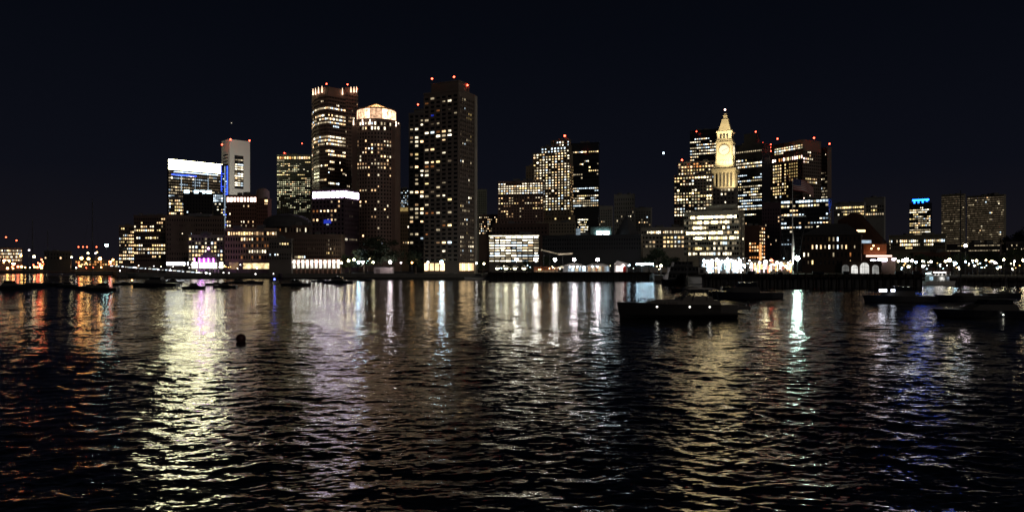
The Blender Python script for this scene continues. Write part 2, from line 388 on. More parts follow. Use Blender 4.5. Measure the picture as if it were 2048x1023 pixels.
    for i, (f, nc) in enumerate(((fs[0], 2), (fs[1], 4), (fs[2], 6), (fs[3], 11))):
        rw = '020907890005960500050002000500060030000' if i < 3 else '003906992009980470402100600700010010000'
        b.grid(f, zbot, ztop, nc, 39, .78, .55, rw, 'NNNnCW' if i == 3 else 'NWnNn', run=.5, style='gh', seed=40+i)
    # lamps along the flat top
    T_ = glow('tower_top_lamp', (1, .66, .42), 3.2, False)
    for px, dd in ((626, 12), (631, 10), (637, 6), (644, 3), (685, 10)):
        f = P(px, 0, D+dd-1.2)-b.base
        m = MB(); m.cyl(f.x, f.y, zy(184, D)-GZ, zy(171, D)-GZ, .55, .12, 8); m.build('crown_lamp', T_, b.root)
    fw = b.tier([P(690, 0, D+18), P(716, 0, D+26), P(716, 0, D+60), P(690, 0, D+60)], GZ, zy(176, D+20), .6)
    b.grid(fw[0], zy(470, D+20), zy(188, D+20), 8, 39, .6, .5, '01010520140003000100010020010000000000', 'nwNd', run=.2, seed=44)
    for px in (702, 708, 713):
        f = P(px, 0, D+21)-b.base; m = MB(); m.cyl(f.x, f.y, zy(184, D+20)-GZ, zy(173, D+20)-GZ, .55, .12, 8); m.build('crown_lamp', T_, b.root)
    for q in ((653, 168), (695, 169), (714, 178)): b.beacon(*q, D+10, .6)
    b.finish()
    # --- tower 2: octagonal shaft, drum and cone
    D = 540
    b = Bld('domed_tower', 'brown granite tower topped by a glowing drum and low golden cone', 'tower', D, 752, granite, GB)
    def ring(px, Dc, r, n, ph=0):
        c = P(px, 0, Dc); return [c+Vector((r*math.cos(2*PI*(i+.5)/n+ph), r*math.sin(2*PI*(i+.5)/n+ph), 0)) for i in range(n)]
    ft = ring(753, D+19, 18.2, 16); fs = b.tier(ft, GZ, zy(237, D), .8)
    k = 0
    for i, f in enumerate(fs):
        if f.n.y < -.15:
            b.grid(f, zy(490, D), zy(262, D), 3, 30, .5, .55, '004533336603000212012220040011' if k % 2 else '003444457702011200312001020122', 'NWnWNw', run=.35, seed=60+k)
            b.grid(f, zy(260, D), zy(241, D), 3, 2, .5, .7, '57' if k in (2, 3, 4) else '20', 'nNN', seed=70+k); k += 1
    b.tier(b.foot(704, 722, 738, D+4, 40, 10), GZ, zy(244, D), .8, False)
    b.tier(b.foot(772, 790, 799, D+6, 30, 10), GZ, zy(244, D), .8, False)
    dr = ring(753, D+19, 14.4, 20); dl = [(p.x-b.base.x, p.y-b.base.y) for p in dr]
    m = MB(); m.prism(dl, zy(237, D)-GZ, zy(212, D)-GZ); m.build('drum', granite, b.root)
    for i in range(20):
        f = Face(dl[i], dl[(i+1) % 20]); m = MB()
        m.fbox(f, f.w*.05, f.w*.95, zy(234.5, D)-GZ, zy(213.5, D)-GZ, .05, .3)
        if f.n.y < .3: m.build('drum_window', glow('drum_light', (1, .60, .36), 2.3, False, .7, .5), b.root)
    m = MB()
    for i in range(20): m.cyl(*dl[i], zy(237, D)-GZ, zy(212, D)-GZ, .22, .22, 6)
    m.prism([(p[0]*1.0, p[1]) for p in dl], zy(212, D)-GZ, zy(210.5, D)-GZ); m.build('drum_ribs', surf('gilded_rib', (.5, .34, .2), .5), b.root)
    c = P(753, 0, D+19)-b.base
    m = MB(); m.cyl(c.x, c.y, zy(212, D)-GZ, zy(205, D)-GZ, 13.2, 7, 20); m.cyl(c.x, c.y, zy(205, D)-GZ, zy(196.5, D)-GZ, 7, .4, 20)
    m.build('cone_roof', glow('floodlit_cone_glow', (1, .58, .24), 2.8, False, .35, .15), b.root)  # floodlighting of the gold cone put into it as its own glow
    m = MB()
    for i in range(20):
        a = 2*PI*i/20; m.tube((c.x+13.3*math.cos(a), c.y+13.3*math.sin(a), zy(212, D)-GZ+.1), (c.x+.3*math.cos(a), c.y+.3*math.sin(a), zy(196.3, D)-GZ), .22)
    m.build('roof_ribs', surf('gilded_rib', (.5, .34, .2), .5), b.root)
    for px, dy in ((707, 3), (725, 0), (740, 0), (792, 8), (797, 14)):
        f = P(px, 0, D+dy-1)-b.base; m = MB(); m.cyl(f.x, f.y, zy(249, D)-GZ, zy(239, D)-GZ, .45, .3, 8); m.build('ledge_lamp', glow('ledge_lamp', (1, .75, .55), 4, False), b.root)
    b.finish()
    # --- block right of it with yellow lit roof
    b = simple('yellow_topped_building', 'brown block with a mustard yellow lit top corner beside the domed tower', 560, 796, 828, 832, 414, surf('tan_brick', (.22, .16, .10)), 20, 20,
        faces=[('F', 426, 520, 7, 12, .4, .5, '100201020100', 'NWn')])
    m = MB(); f = b.fs[0]; m.fbox(f, f.w*.1, f.w*.62, zy(422, 560)-GZ, zy(415, 560)-GZ, .1, .6); m.build('lit_cornice', winmat('y'), b.root); b.finish()
    b = simple('slim_teal_block', 'slim dark block dotted with cool white windows behind the yellow topped one', 760, 795, 817, 819, 378, dglass, 12, 20,
        faces=[('F', 380, 414, 6, 10, .5, .5, '3363544', 'cnC')]); b.finish()
    # --- harbour twin slabs
    D = 455
    b = Bld('slab_tower', 'shorter dark slab tower with amber windows and one red beacon, left of its tall twin', 'tower', D, 850, concd, GB)
    fs = b.tier(b.foot(818, 849, 856, D, 22, 20), GZ, zy(226, D))
    bm = ['...', '..n', '..N', 'nN.', '...', 'wN.', 'nNN', '.N.', '...', 'wY.', '.n.', '...', 'dW.', '..N', '.dN', '.n.', '.N.', '...', 'NWW', '..N', '...', '.w.', 'nNW', '.nN', 'nn.', 'W.N', '...', '...', 'nn.', '..N', 'n..', '...', '...', '.w.', '.y.', '...']
    b.grid(fs[0], zy(531, D), zy(228, D), 3, 36, .62, .55, '', '', bitmap=bm)
    b.beacon(836, 209, D+6, .5)
    b.tier(b.foot(828, 850, 856, D+5, 22, 10), zy(226, D)-1, zy(214, D), .4, False)
    b.finish()
    D = 400
    b = Bld('tall_slab_tower', 'tallest dark concrete slab tower with scattered windows and three red beacons', 'tower', D, 917, surf('brown_concrete', (.20, .155, .125), .85, .2, .1), GB)
    ft = b.foot(848, 917, 952, D, 33, 20); fs = b.tier(ft, GZ, zy(179, D))
    bm = ['.n....', 'o..nN.', '......', '..o.d.', '.b...n', 'N.....', '.dn...', '......', 'NNoNN.', '..NnN.', '...N..', '......', 'NW....', '...N..', '......', 'YYY.d.', 'oo....', 'n.d...', 'N.....', '......', 'Y..n..', '..n...', '.d....', 'N.nN..', '....Y.', 'Y.....', '......', 'ooN.n.', '......', '...d..', '...oY.', '..Y...', 'o.....', '......', '..wNN.', '......', '...N..', '......', '......']
    b.grid(fs[0], zy(523, D), zy(186, D), 6, 39, .66, .5, '', '', bitmap=bm)
    bm = ['.nN....', '.......', '..N....', 'd...yy.', '...yyy.', '.......', '.......', '.......', 'd....y.', '...nNy.', '.NN....', '.......', '.......', '.......', 'NN...n.', '.d.....', '.......', '...d...', '....N..', '....d..', '.......', '.......', '....NN.', '...nN..', 'YY.....', '.nnnN..', '.......', '..NN.dd', 'nn.n...', '...d...', '...y...', 'NNdddnn', 'ndddnnn', 'NnddNNN', 'nNddnNn', 'nddddnn', 'dddddnn']
    b.grid(fs[1], zy(523, D), zy(190, D), 7, 37, .5, .5, '', '', bitmap=bm, u0=.06, u1=.86)
    m = MB(); m.fbox(fs[1], fs[1].w*.88, fs[1].w, 0, zy(180, D)-GZ, .05, .9); m.build('corner_pier', surf('pale_concrete_pier', (.42, .38, .32), .85), b.root)
    ft2 = b.foot(862, 917, 939, D+1, 33, 14); b.tier(ft2, zy(179, D)-1, zy(160, D), .5, False)
    amb = glow('lobby_amber', (1, .68, .34), 2.4, True, .4, .5)
    for f, n, u0, u1 in ((fs[0], 4, 0, .62), (fs[1], 7, .04, .86)):
        for i in range(n):
            w = f.w*(u1-u0)/n; m = MB(); m.fbox(f, f.w*u0+w*i+w*.12, f.w*u0+w*i+w*.88, zy(541, D)-GZ, zy(526, D)-GZ, .02, .14); m.build('lobby_window', amb, b.root)
    for q in ((864, 157.5), (908, 154), (935, 170.5)): b.beacon(*q, D+8, .5)
    b.finish()
    # --- right of the twin slabs
    b = simple('narrow_pale_tower', 'narrow faint greenish tower just right of the tall slab tower', 900, 953, 972, 974, 379, surf('greenish_stone', (.30, .33, .26)), 10, 20,
        faces=[('F', 382, 455, 5, 16, .5, .5, '0000100300', 'cn')]); b.finish()
    b = simple('small_dotted_building', 'low block sprinkled with small warm windows right of the tall slab tower', 620, 958, 998, 1000, 430, brick(2), 10, 20,
        faces=[('F', 432, 468, 12, 8, .45, .5, '3463563', 'NWn')]); b.finish()
    b = simple('brown_block', 'mid height brown block with bright top floors left of the stepped tower', 600, 996, 1086, 1088, 362, surf('rose_granite', (.27, .18, .15)), 10, 30, group=GB,
        faces=[('F', 364, 392, 17, 6, .72, .5, '499980', 'NNYN', {'run': .7, 'seed': 8}), ('F', 392, 440, 17, 9, .5, .4, '355353231', 'WYnw', {'run': .4}),
               ('F', 440, 466, 14, 4, .4, .5, '0100', 'oO')]); b.finish()
    D = 650
    b = Bld('stepped_tower', 'stepped tower with a dense grid of white windows and one red beacon, right of centre', 'tower', D, 1140, surf('tan_granite', (.26, .21, .15), .8), GB)
    fa = b.tier(b.foot(1066, 1140, 1146, D, 20, 30), GZ, zy(303, D))
    fb = b.tier(b.foot(1082, 1139, 1143, D+3, 20, 22), zy(303, D)-1, zy(290, D))
    fc = b.tier(b.foot(1102, 1139, 1142, D+6, 20, 14), zy(290, D)-1, zy(277, D))
    b.grid(fc[0], zy(290, D), zy(278, D), 7, 2, .5, .6, '68', 'CNN')
    b.grid(fb[0], zy(303, D), zy(291, D), 9, 2, .5, .6, '59', 'CNC')
    b.grid(fa[0], zy(430, D), zy(303, D), 12, 24, .52, .5, '786788698899985655998900', 'NNNYn', seed=14)
    b.grid(fa[1], zy(430, D), zy(330, D), 4, 18, .5, .5, '56', 'YyW')
    fd = b.tier(b.foot(1052, 1068, 1070, D+8, 20, 20), GZ, zy(330, D)); b.grid(fd[0], zy(430, D), zy(334, D), 3, 16, .4, .5, '0', 'n')
    fe = b.tier(b.foot(1075, 1142, 1150, D-12, 20, 14), GZ, zy(430, D-12)); b.grid(fe[0], zy(446, D-12), zy(433, D-12), 12, 2, .5, .5, '10', 'Yn')
    b.beacon(1129.5, 271.5, D+6, .9); b.finish()
    b = simple('striped_tower', 'dark glass tower with white office strips low on its face, right of the stepped tower', 700, 1142, 1197, 1199, 285, dglass, 10, 30, cat='tower', group=GB,
        faces=[('F', 300, 310, 14, 2, .85, .5, '70', 'YNn', {'run': .6}), ('F', 318, 330, 14, 2, .8, .5, '45', 'NnN', {'run': .6, 'u0': .3}), ('F', 330, 372, 14, 6, .8, .4, '123200', 'nY', {'run': .5}),
               ('F', 373, 418, 14, 9, .85, .42, '776667767', 'NCYNn', {'run': .8, 'seed': 31}), ('F', 436, 476, 14, 8, .8, .5, '676', 'YNX', {'u0': .25, 'u1': .62, 'run': .6})]); b.finish()
    D = 450
    b = simple('garage_building', 'low open deck parking building with bright white horizontal floors behind the pier', D, 978, 1078, 1080, 470, concd, 6, 25, tm=surf('deck_edge', (.20, .19, .17)),
        faces=[('F', 472, 524, 9, 10, .97, .46, '9', 'NXCXNn', {'run': .3})], cat='garage')
    b.band(b.fs[0], zy(470.4, D), zy(472, D), 'N', 0, 1, 'roof_light_strip', winmat('N'), .4)
    b.finish()
    b = simple('dark_plinth_building', 'long unlit dark block above the parking decks', 520, 985, 1095, 1098, 447, brick(3), 8, 20,
        faces=[('F', 452, 468, 16, 2, .5, .5, '0', 'n')]); b.finish()
    b = simple('wide_beige_block', 'dim beige block with faint rows under the stepped tower', 560, 1072, 1150, 1152, 444, surf('beige_stone', (.30, .27, .2)), 8, 20,
        faces=[('F', 446, 466, 14, 3, .5, .5, '000', 'n')]); b.finish()
    for nm, lb, x0, x1, yt, pr, sd in (('grey_block', 'small grey block with a few windows right of the striped tower', 1183, 1224, 412, '0021', 1), ('grey_tower_block', 'grey block with a short column of lit windows behind the dark pyramid roof', 1228, 1268, 388, '0034100', 2),
                           ('pale_square_block', 'grey block with a patch of warm windows right of the dark pyramid roof', 1256, 1302, 415, '0230', 3)):
        b = simple(nm, lb, 800+sd*20, x0, x1, x1+2, yt, surf('pale_grey_stone', (.34, .35, .33)), 12, 25, faces=[('F', yt+6, 462, 9, 8, .4, .5, pr, 'nNW', {'seed': sd+4})]); b.finish()
    # --- dark pier sheds and pyramid
    D = 420
    b = simple('dark_wharf_building', 'long black wharf building behind the lit pier pavilion', D, 1085, 1282, 1286, 470, blk, 5, 25,
        faces=[('F', 474, 500, 40, 3, .5, .5, '000', 'n')])
    f = b.fs[0]
    for u in (.555, .625): 
        m = MB(); m.fbox(f, f.w*u, f.w*(u+.055), zy(467.5, D)-GZ, zy(461, D)-GZ, -1.5, -1); m.build('roof_floodlight', glow('cool_floodlight', (.72, .9, 1), 12), b.root)
    m = MB(); m.fbox(f, f.w*.49, f.w*.7, zy(470, D)-GZ, zy(452, D)-GZ, -9, -2); m.build('roof_pavilion', copper, b.root)
    m = MB(); m.fbox(f, f.w*.345, f.w*.385, zy(469, D)-GZ, zy(455, D)-GZ, -4, -1); m.build('roof_window', winmat('c'), b.root)
    c = P(1254, 0, D+10)-b.base
    m = MB(); m.cyl(c.x, c.y, zy(470, D)-GZ, zy(424, D)-GZ, 7.5, .2, 4); m.build('pyramid_roof', slate, b.root)
    b.finish()
    # --- pale block left of the hotel
    D = 470
    b = simple('pale_arcaded_building', 'pale stone block with yellow window pairs left of the brightly lit eight storey block', D, 1283, 1369, 1371, 455, stone, 5, 20,
        faces=[('F', 459, 468, 24, 1, .7, .6, '', '', {'bitmap': ['...NNNNNNNN.NNNNNNNNNNNN']}), ('F', 470, 496, 12, 3, .66, .55, '', '', {'bitmap': ['......YYYNYN', '..nW..YWYNNN', '.nNN..NNYNNW']})]); b.finish()
    # --- stone setback tower left of clock tower
    D = 600
    b = Bld('setback_tower', 'stone tower with dense white windows and lit parapet left of the clock tower', 'tower', D, 1428, stone, GB)
    fa = b.tier(b.foot(1348, 1430, 1432, D, 8, 25), GZ, zy(348, D))
    fb = b.tier(b.foot(1356, 1428, 1431, D+3, 8, 20), zy(348, D)-1, zy(321, D))
    b.grid(fb[0], zy(333, D), zy(322, D), 12, 2, .6, .6, '49', 'OWYY', run=.3)
    b.grid(fb[0], zy(347, D), zy(334, D), 12, 2, .5, .5, '69', 'YyY')
    b.grid(fa[0], zy(450, D), zy(350, D), 14, 16, .58, .5, '9435669697579740', 'NZYNGn', run=.45, seed=77)
    b.beacon(1364, 320, D, .7); b.finish()
    b = simple('dark_office_tower', 'black office tower with broken white strips behind the left side of the clock tower', 760, 1380, 1437, 1439, 258, dglass, 10, 30, cat='tower', group=GB,
        faces=[('F', 266, 320, 13, 9, .85, .38, '155666877', 'NnNN', {'run': .72, 'seed': 3})], beacons=((1393, 263),)); b.finish()
    # --- clock tower
    clock_tower()
    # --- right cluster
    D = 620
    b = simple('cabin_topped_tower', 'dark tower with rows of white strips right of the clock tower', D, 1472, 1524, 1541, 286, dglass, 25, 25, cat='tower', group=GB, pen=(1488, 1512, 1520, 266),
        faces=[('F', 297, 303, 14, 1, .6, .5, '8', 'n'), ('F', 314, 334, 14, 3, .8, .5, '378', 'NYN', {'run': .7}), ('F', 345, 442, 14, 17, .8, .4, '67958687788786540', 'NNnYC', {'run': .7, 'seed': 12}),
               ('F', 442, 462, 14, 3, .7, .5, '263', 'NW', {'run': .5})],
        beacons=((1511.5, 263.5, 6), (1525.5, 286, 2))); b.finish()
    D = 650
    b = Bld('amber_grid_tower', 'broad tower with columns of amber windows and several red beacons, behind the flag', 'tower', D, 1612, surf('brown_precast', (.22, .17, .14)), GB)
    fs = b.tier(b.foot(1541, 1606, 1642, D, 40, 30), GZ, zy(280, D))
    b.grid(fs[0], zy(302, D), zy(287, D), 12, 3, .85, .6, '997', 'GNYN', run=.75, u0=.12)
    b.grid(fs[0], zy(318, D), zy(308, D), 14, 1, .6, .7, '8', 'OPWY', u0=.05)
    b.grid(fs[0], zy(392, D), zy(321, D), 14, 11, .6, .55, '', '', bitmap=['.YYYY.Y.yyyy..', '.YYYY.Y.yyyy..', '.YYYY.Yyyyyy..', '.YYYY.Yyyyyy..', '.YYYY.Y.yyyy..', '.YYYy.y.dydd..', '...Y.YY.......', 'YYYYYYYY......', '.YYYY.Y.......', '.YYYYYY.......', '..N.N..y......'])
    b.grid(fs[1], zy(400, D), zy(300, D), 9, 15, .6, .5, '', '', bitmap=['..NN.....', '...N.....', 'PPWNN....', 'PWN......', '.........', '.........', '.........', '.........', '.YYYwWw..', '..wYYYY..', '.........', '.........'])
    fs2 = b.tier(b.foot(1640, 1655, 1663, D+15, 38, 20), GZ, zy(290, D)); b.grid(fs2[0], zy(450, D), zy(300, D), 6, 24, .55, .5, '1000233333778778888746', 'nNNd', run=.3, seed=16)
    for q in ((1555, 277.5), (1628, 276), (1659, 287.5), (1541, 289)): b.beacon(*q, D, .7)
    m = MB(); p = P(1540, 0, D-2)-b.base; 
    m.tube((p.x, p.y, zy(330, D)-GZ), (p.x, p.y, zy(285, D)-GZ), .3); m.build('antenna', steel, b.root)
    for q in ((1540.5, 295), (1541.5, 302)): b.beacon(*q, D-2, .6)
    b.finish()
    b = simple('white_lit_office', 'glass office block with glowing bluish white floors behind the flag', 520, 1562, 1657, 1662, 396, dglass, 10, 20,
        faces=[('F', 397, 404, 16, 1, .95, .7, '', '', {'bitmap': ['CCCn.CCCCCCnCCCc']}), ('F', 406, 412, 16, 1, .9, .7, '', '', {'bitmap': ['YNN.n.YYNNNYN..n']}), ('F', 414, 500, 16, 10, .8, .42, '4643420230', 'NcnCW', {'run': .5, 'seed': 9})]); b.finish()
    b = simple('brick_orange_block', 'brick block with orange glowing corner strip right of the eight storey block', 440, 1482, 1518, 1530, 452, brick(1), 30, 14,
        faces=[('F', 483, 518, 4, 5, .7, .6, '78979', 'YWO', {'u0': .45}), ('R', 445+8, 525, 3, 10, .6, .5, '78', 'WOYN')])
    f = b.fs[1]; m = MB(); m.fbox(f, 0, f.w*.3, zy(528, 440)-GZ, zy(488, 440)-GZ, .1, .4); m.build('orange_sign_strip', winmat('O'), b.root); b.finish()
    b = simple('plum_block', 'tall unlit plum coloured block between the clock tower group and the amber grid tower', 560, 1524, 1560, 1563, 405, surf('plum_brick', (.13, .085, .11)), 10, 20,
        faces=[('F', 415, 515, 7, 13, .4, .5, '0211022010', 'NnW')]); b.finish()
    # eight storey lit block
    D = 400
    b = simple('eight_storey_block', 'eight storey cream block with large bright windows on every floor, below the clock tower', D, 1368, 1478, 1488, 421, surf('cream_concrete', (.46, .42, .32), .8), 12, 20,
        faces=[('F', 427, 512, 24, 8, .9, .58, '', '', {'gold': True, 'bitmap': ['..nXXNXXXNXXXNXXXXNXXNX.'[:24], 'n.nnXNXXNXXNXXXNXXXNn.nn', '..nnXNXXNXn....n.XnN....', '.XNXXNXXNXXNXXNXXNnNn.XN', '..n.XNXXNX.XYNXNYNXNXXNN', '..n..n.......Nn.NNNn.Nn.', '..y.yYYYy.Yn.N.Nn.N..n..', '..NnNN.NNNNNNNNN.NNNN...']})],
        pen=(1412, 1472, 1476, 409))
    b.grid(b.fs[1], zy(512, D), zy(430, D), 2, 8, .5, .5, '2', 'Nn')
    b.finish()
    b = simple('distant_block', 'distant dim block with one yellow row left of the gabled wharf roof ridge', 800, 1668, 1728, 1731, 404, surf('pale_grey_stone', (.34, .35, .33)), 10, 25,
        faces=[('F', 411, 416, 16, 1, .8, .8, '8', 'Y'), ('F', 419, 430, 16, 2, .7, .6, '67', 'nY', {'run': .5})]); b.finish()
    b = simple('distant_stepped_block', 'distant grey block with three yellow windows above a white row', 800, 1728, 1768, 1771, 394, surf('pale_grey_stone', (.34, .35, .33)), 10, 25,
        faces=[('F', 408, 431, 9, 3, .7, .5, '', '', {'bitmap': ['...nNn...', '...yYy...', 'NNNNNNNnn']})]); b.finish()
    D = 740
    b = simple('blue_crowned_tower', 'slim tower with a vivid blue lit crown at the right', D, 1819, 1861, 1864, 406, dglass, 12, 22, cat='tower',
        faces=[('F', 412, 470, 12, 13, .85, .45, '4683498996676', 'NnYN', {'run': .75, 'seed': 6})])
    cr = b.tier(b.foot(1825, 1858, 1860, D+3, 12, 16), zy(406, D)-1, zy(395.5, D), .4, False)
    f = cr[0]; m = MB(); m.fbox(f, 0, f.w, zy(400, D)-GZ, zy(396.5, D)-GZ, .05, .6); m.build('blue_crown_light', glow('blue_crown', (.008, .10, 1), 14, False), b.root)
    for i in range(4):
        m = MB(); m.fbox(f, f.w*(i+.3)/4, f.w*(i+.7)/4, zy(407, D)-GZ, zy(400, D)-GZ, .1, .6); m.build('blue_crown_lamp', glow('blue_lamp', (.012, .15, 1), 7, False), b.root)
    b.finish()
    for nm, lb, x0, x1, xe, yt, al, dk, sd in (('government_block', 'dim olive tower of thin floor lines left of the tall ship mast', 1883, 1928, 1931, 388, 10, '9', 4), ('wide_government_block', 'wide dim tower of thin floor lines right of the tall ship mast', 1934, 2008, 2012, 389, 10, '9', 5)):
        b = simple(nm, lb, 720, x0, x1, xe, yt, surf('olive_concrete', (.30, .28, .2)), al, 25, group=GB,
            faces=[('F', yt+2, 488, 16 if sd == 4 else 26, 22, .96, .45, dk, 'ddddddddddddddddddddddnd' if sd == 4 else 'ddddddddddddddddddddddddddndN', {'run': .3, 'seed': sd})])
        b.finish()
    b = simple('low_market_building', 'long low building with two rows of small cream windows under the blue crowned tower', 480, 1778, 1890, 1893, 469, surf('olive_concrete', (.30, .28, .2)), 8, 18,
        faces=[('F', 477, 484, 30, 1, .7, .75, '', '', {'bitmap': ['NN..n.NNNNNNNNNN...NNNNNnnNNNN'[:30]]}), ('F', 485, 491, 30, 1, .7, .7, '', '', {'bitmap': ['n.....NNYNNYYNYNN..nnYNN......']}), ('F', 492, 497, 30, 1, .6, .6, '', '', {'bitmap': ['n........YYYY.................']})]); b.finish()
    b = simple('low_terrace_building', 'low block with long thin lit floor lines at the foot of the wide dim tower', 480, 1888, 2000, 2003, 487, concd, 8, 18,
        faces=[('F', 487.5, 508, 20, 4, .97, .3, '5560', 'Ynn', {'run': .85, 'seed': 19})]); b.finish()
    b = simple('rust_roofed_house', 'low house with a rust coloured roof among the trees at the right', 400, 1822, 1898, 1900, 505, brick(1), 8, 12,
        faces=[('F', 508, 530, 12, 2, .4, .4, '01', 'N')]); b.finish()
    b = simple('edge_block', 'pale block with three small lights at the right edge of the picture', 520, 2012, 2070, 2072, 483, conc, 8, 16,
        faces=[('F', 486, 508, 12, 3, .4, .4, '130', 'Nn', {'seed': 8})]); b.finish()
    gabled_wharf()

def clock_tower():
    D = 560; cxp = 1451; m_ = D/F
    lime = surf('floodlit_limestone', (.56, .50, .37), .8, .12, .3)
    b = Bld('clock_tower', 'slender golden floodlit clock tower with a pyramid spire, the landmark right of centre', 'clock tower', D, cxp, lime, None, None)
    def sq(hw, Dc, al=10):
        c = P(cxp, 0, D+10); th = math.atan(tx(cxp))+math.radians(al); r = hw*m_
        u = Vector((math.cos(th), -math.sin(th), 0)); v = Vector((math.sin(th), math.cos(th), 0))
        return [c-u*r-v*r, c+u*r-v*r, c+u*r+v*r, c-u*r+v*r]
    grey = surf('grey_granite', (.20, .18, .165), .8, .15, .2)
    m = MB()
    def pr(mb, hw, y0, y1, hw2=None):
        a = [(p.x-b.base.x, p.y-b.base.y) for p in sq(hw, D)]; t = [(p.x-b.base.x, p.y-b.base.y) for p in sq(hw2, D)] if hw2 is not None else None
        mb.prism(a, zy(y0, D)-GZ, zy(y1, D)-GZ, t); n = len(a); return [Face(a[i], a[(i+1) % 4]) for i in range(4)]
    g = MB(); f = pr(g, 21.5, 545, 373); g.build('lower_shaft', grey, b.root)
    b.grid(f[0], zy(416, D), zy(375, D), 6, 5, .45, .5, '', '', bitmap=['..nNNn', '..Nn..', '......', '...N..', '......'], style='')
    g = MB(); fp = pr(g, 15, 373, 343); g.build('portico_core', grey, b.root)
    g = MB()
    fo = pr(MB(), 19.5, 373, 343)
    for ff in fo:
        for i in range(6):
            p = ff.o+ff.d*(ff.w*(i+.25)/5.5); g.cyl(p.x, p.y, zy(373, D)-GZ, zy(344, D)-GZ, .72, .6, 10)
    g.build('columns', lime, b.root)
    g = MB(); pr(g, 22, 374.5, 372.5); pr(g, 22.5, 344, 340); pr(g, 24, 340, 336); pr(g, 21, 336, 331); g.build('entablature', lime, b.root)
    g = MB(); pr(g, 18.5, 331, 327); f2 = pr(g, 16, 327, 318); pr(g, 17.5, 329, 326.5)
    for ff in f2:
        for i in range(5): g.fbox(ff, ff.w*(i+.15)/5, ff.w*(i+.85)/5, zy(327, D)-GZ, zy(320, D)-GZ, 0, .5)
    g.build('balustrade', lime, b.root)
    g = MB(); f3 = pr(g, 14.5, 319, 283)
    for ff in f3:
        for u in (0, .88): g.fbox(ff, ff.w*u, ff.w*(u+.12), zy(319, D)-GZ, zy(284, D)-GZ, 0, .7)
    g.build('clock_stage', lime, b.root)
    g = MB(); pr(g, 17, 283, 281); pr(g, 15.5, 281, 277); pr(g, 14, 277, 262); pr(g, 16, 262, 259.5); g.build('cornice', lime, b.root)
    for ff in f3[:2]:
        for i in range(3): arch = MB(); arch.fbox(ff, ff.w*(.2+.22*i), ff.w*(.34+.22*i), zy(274, D)-GZ, zy(265, D)-GZ, -.5, .03); arch.build('arch_opening', blk, b.root)
    g = MB(); pr(g, 12.5, 259.5, 236, 6); g.build('pyramid_roof', lime, b.root)
    g = MB(); pr(g, 6.5, 236, 234.5); pr(g, 4.6, 234.5, 227, 3.4); pr(g, 4.2, 227, 226); pr(g, 2.6, 226, 221, 1.2); g.build('lantern', lime, b.root)
    # dark dormer slots on the pyramid
    # clock faces
    for ff in (f3[0], f3[1]):
        c = ff.o+ff.d*(ff.w/2); z = zy(298, D)-GZ
        for nm, r, o, mt in (('clock_rim', 4.3, .75, surf('pale_bronze', (.30, .25, .15), .6)), ('clock_face', 3.8, .95, glow('clock_glow', (1, .86, .56), 1.3, False))):
            g = MB(); g.tube(c+ff.n*.2+Vector((0, 0, z)), c+ff.n*o+Vector((0, 0, z)), r, r, 28); k = g.build(nm, mt, b.root)
        g = MB()
        for L, a in ((2.9, 1.2), (2.0, 4.1)):
            q = c+ff.n*1.05+Vector((0, 0, z)); g.tube(q, q+ff.d*L*math.sin(a)+Vector((0, 0, L*math.cos(a))), .14)
        for i in range(12):
            a = i*PI/6; q = c+ff.n*1.02+Vector((0, 0, z)); e = ff.d*math.sin(a)+Vector((0, 0, math.cos(a))); g.tube(q+e*3, q+e*3.5, .12)
        g.build('clock_hands', blk, b.root)
    g = MB(); p = P(cxp-1, 219.5, D+10)-b.base; g.ball(p, .7); g.build('tip_lamp', glow('tip_lamp', (1, .55, .48), 9, False), b.root)
    b.finish()
    # floodlights on the ledges
    def spot(px, py, dd, tgt, W, col, ang=70):
        l = bpy.data.lights.new('floodlight', 'SPOT'); l.energy = W; l.color = col; l.spot_size = math.radians(ang); l.spot_blend = .5; l.shadow_soft_size = .3
        o = bpy.data.objects.new('floodlight', l); COL.objects.link(o); o.parent = b.root; o.location = P(px, py, D+dd)-b.base
        d = (P(*tgt)-P(px, py, D+dd)); o.rotation_euler = d.to_track_quat('-Z', 'Y').to_euler()
    GC = (1, .80, .45)
    spot(1440, 332, -16, (1450, 296, D+4), 42000, GC); spot(1466, 332, -16, (1453, 296, D+4), 42000, GC)
    spot(1440, 275, -14, (1451, 240, D+10), 24000, GC, 60); spot(1462, 275, -14, (1451, 245, D+10), 18000, GC, 60)
    spot(1455, 378, -18, (1453, 350, D+4), 26000, GC, 60); spot(1478, 376, -12, (1466, 352, D+4), 12000, GC, 60)

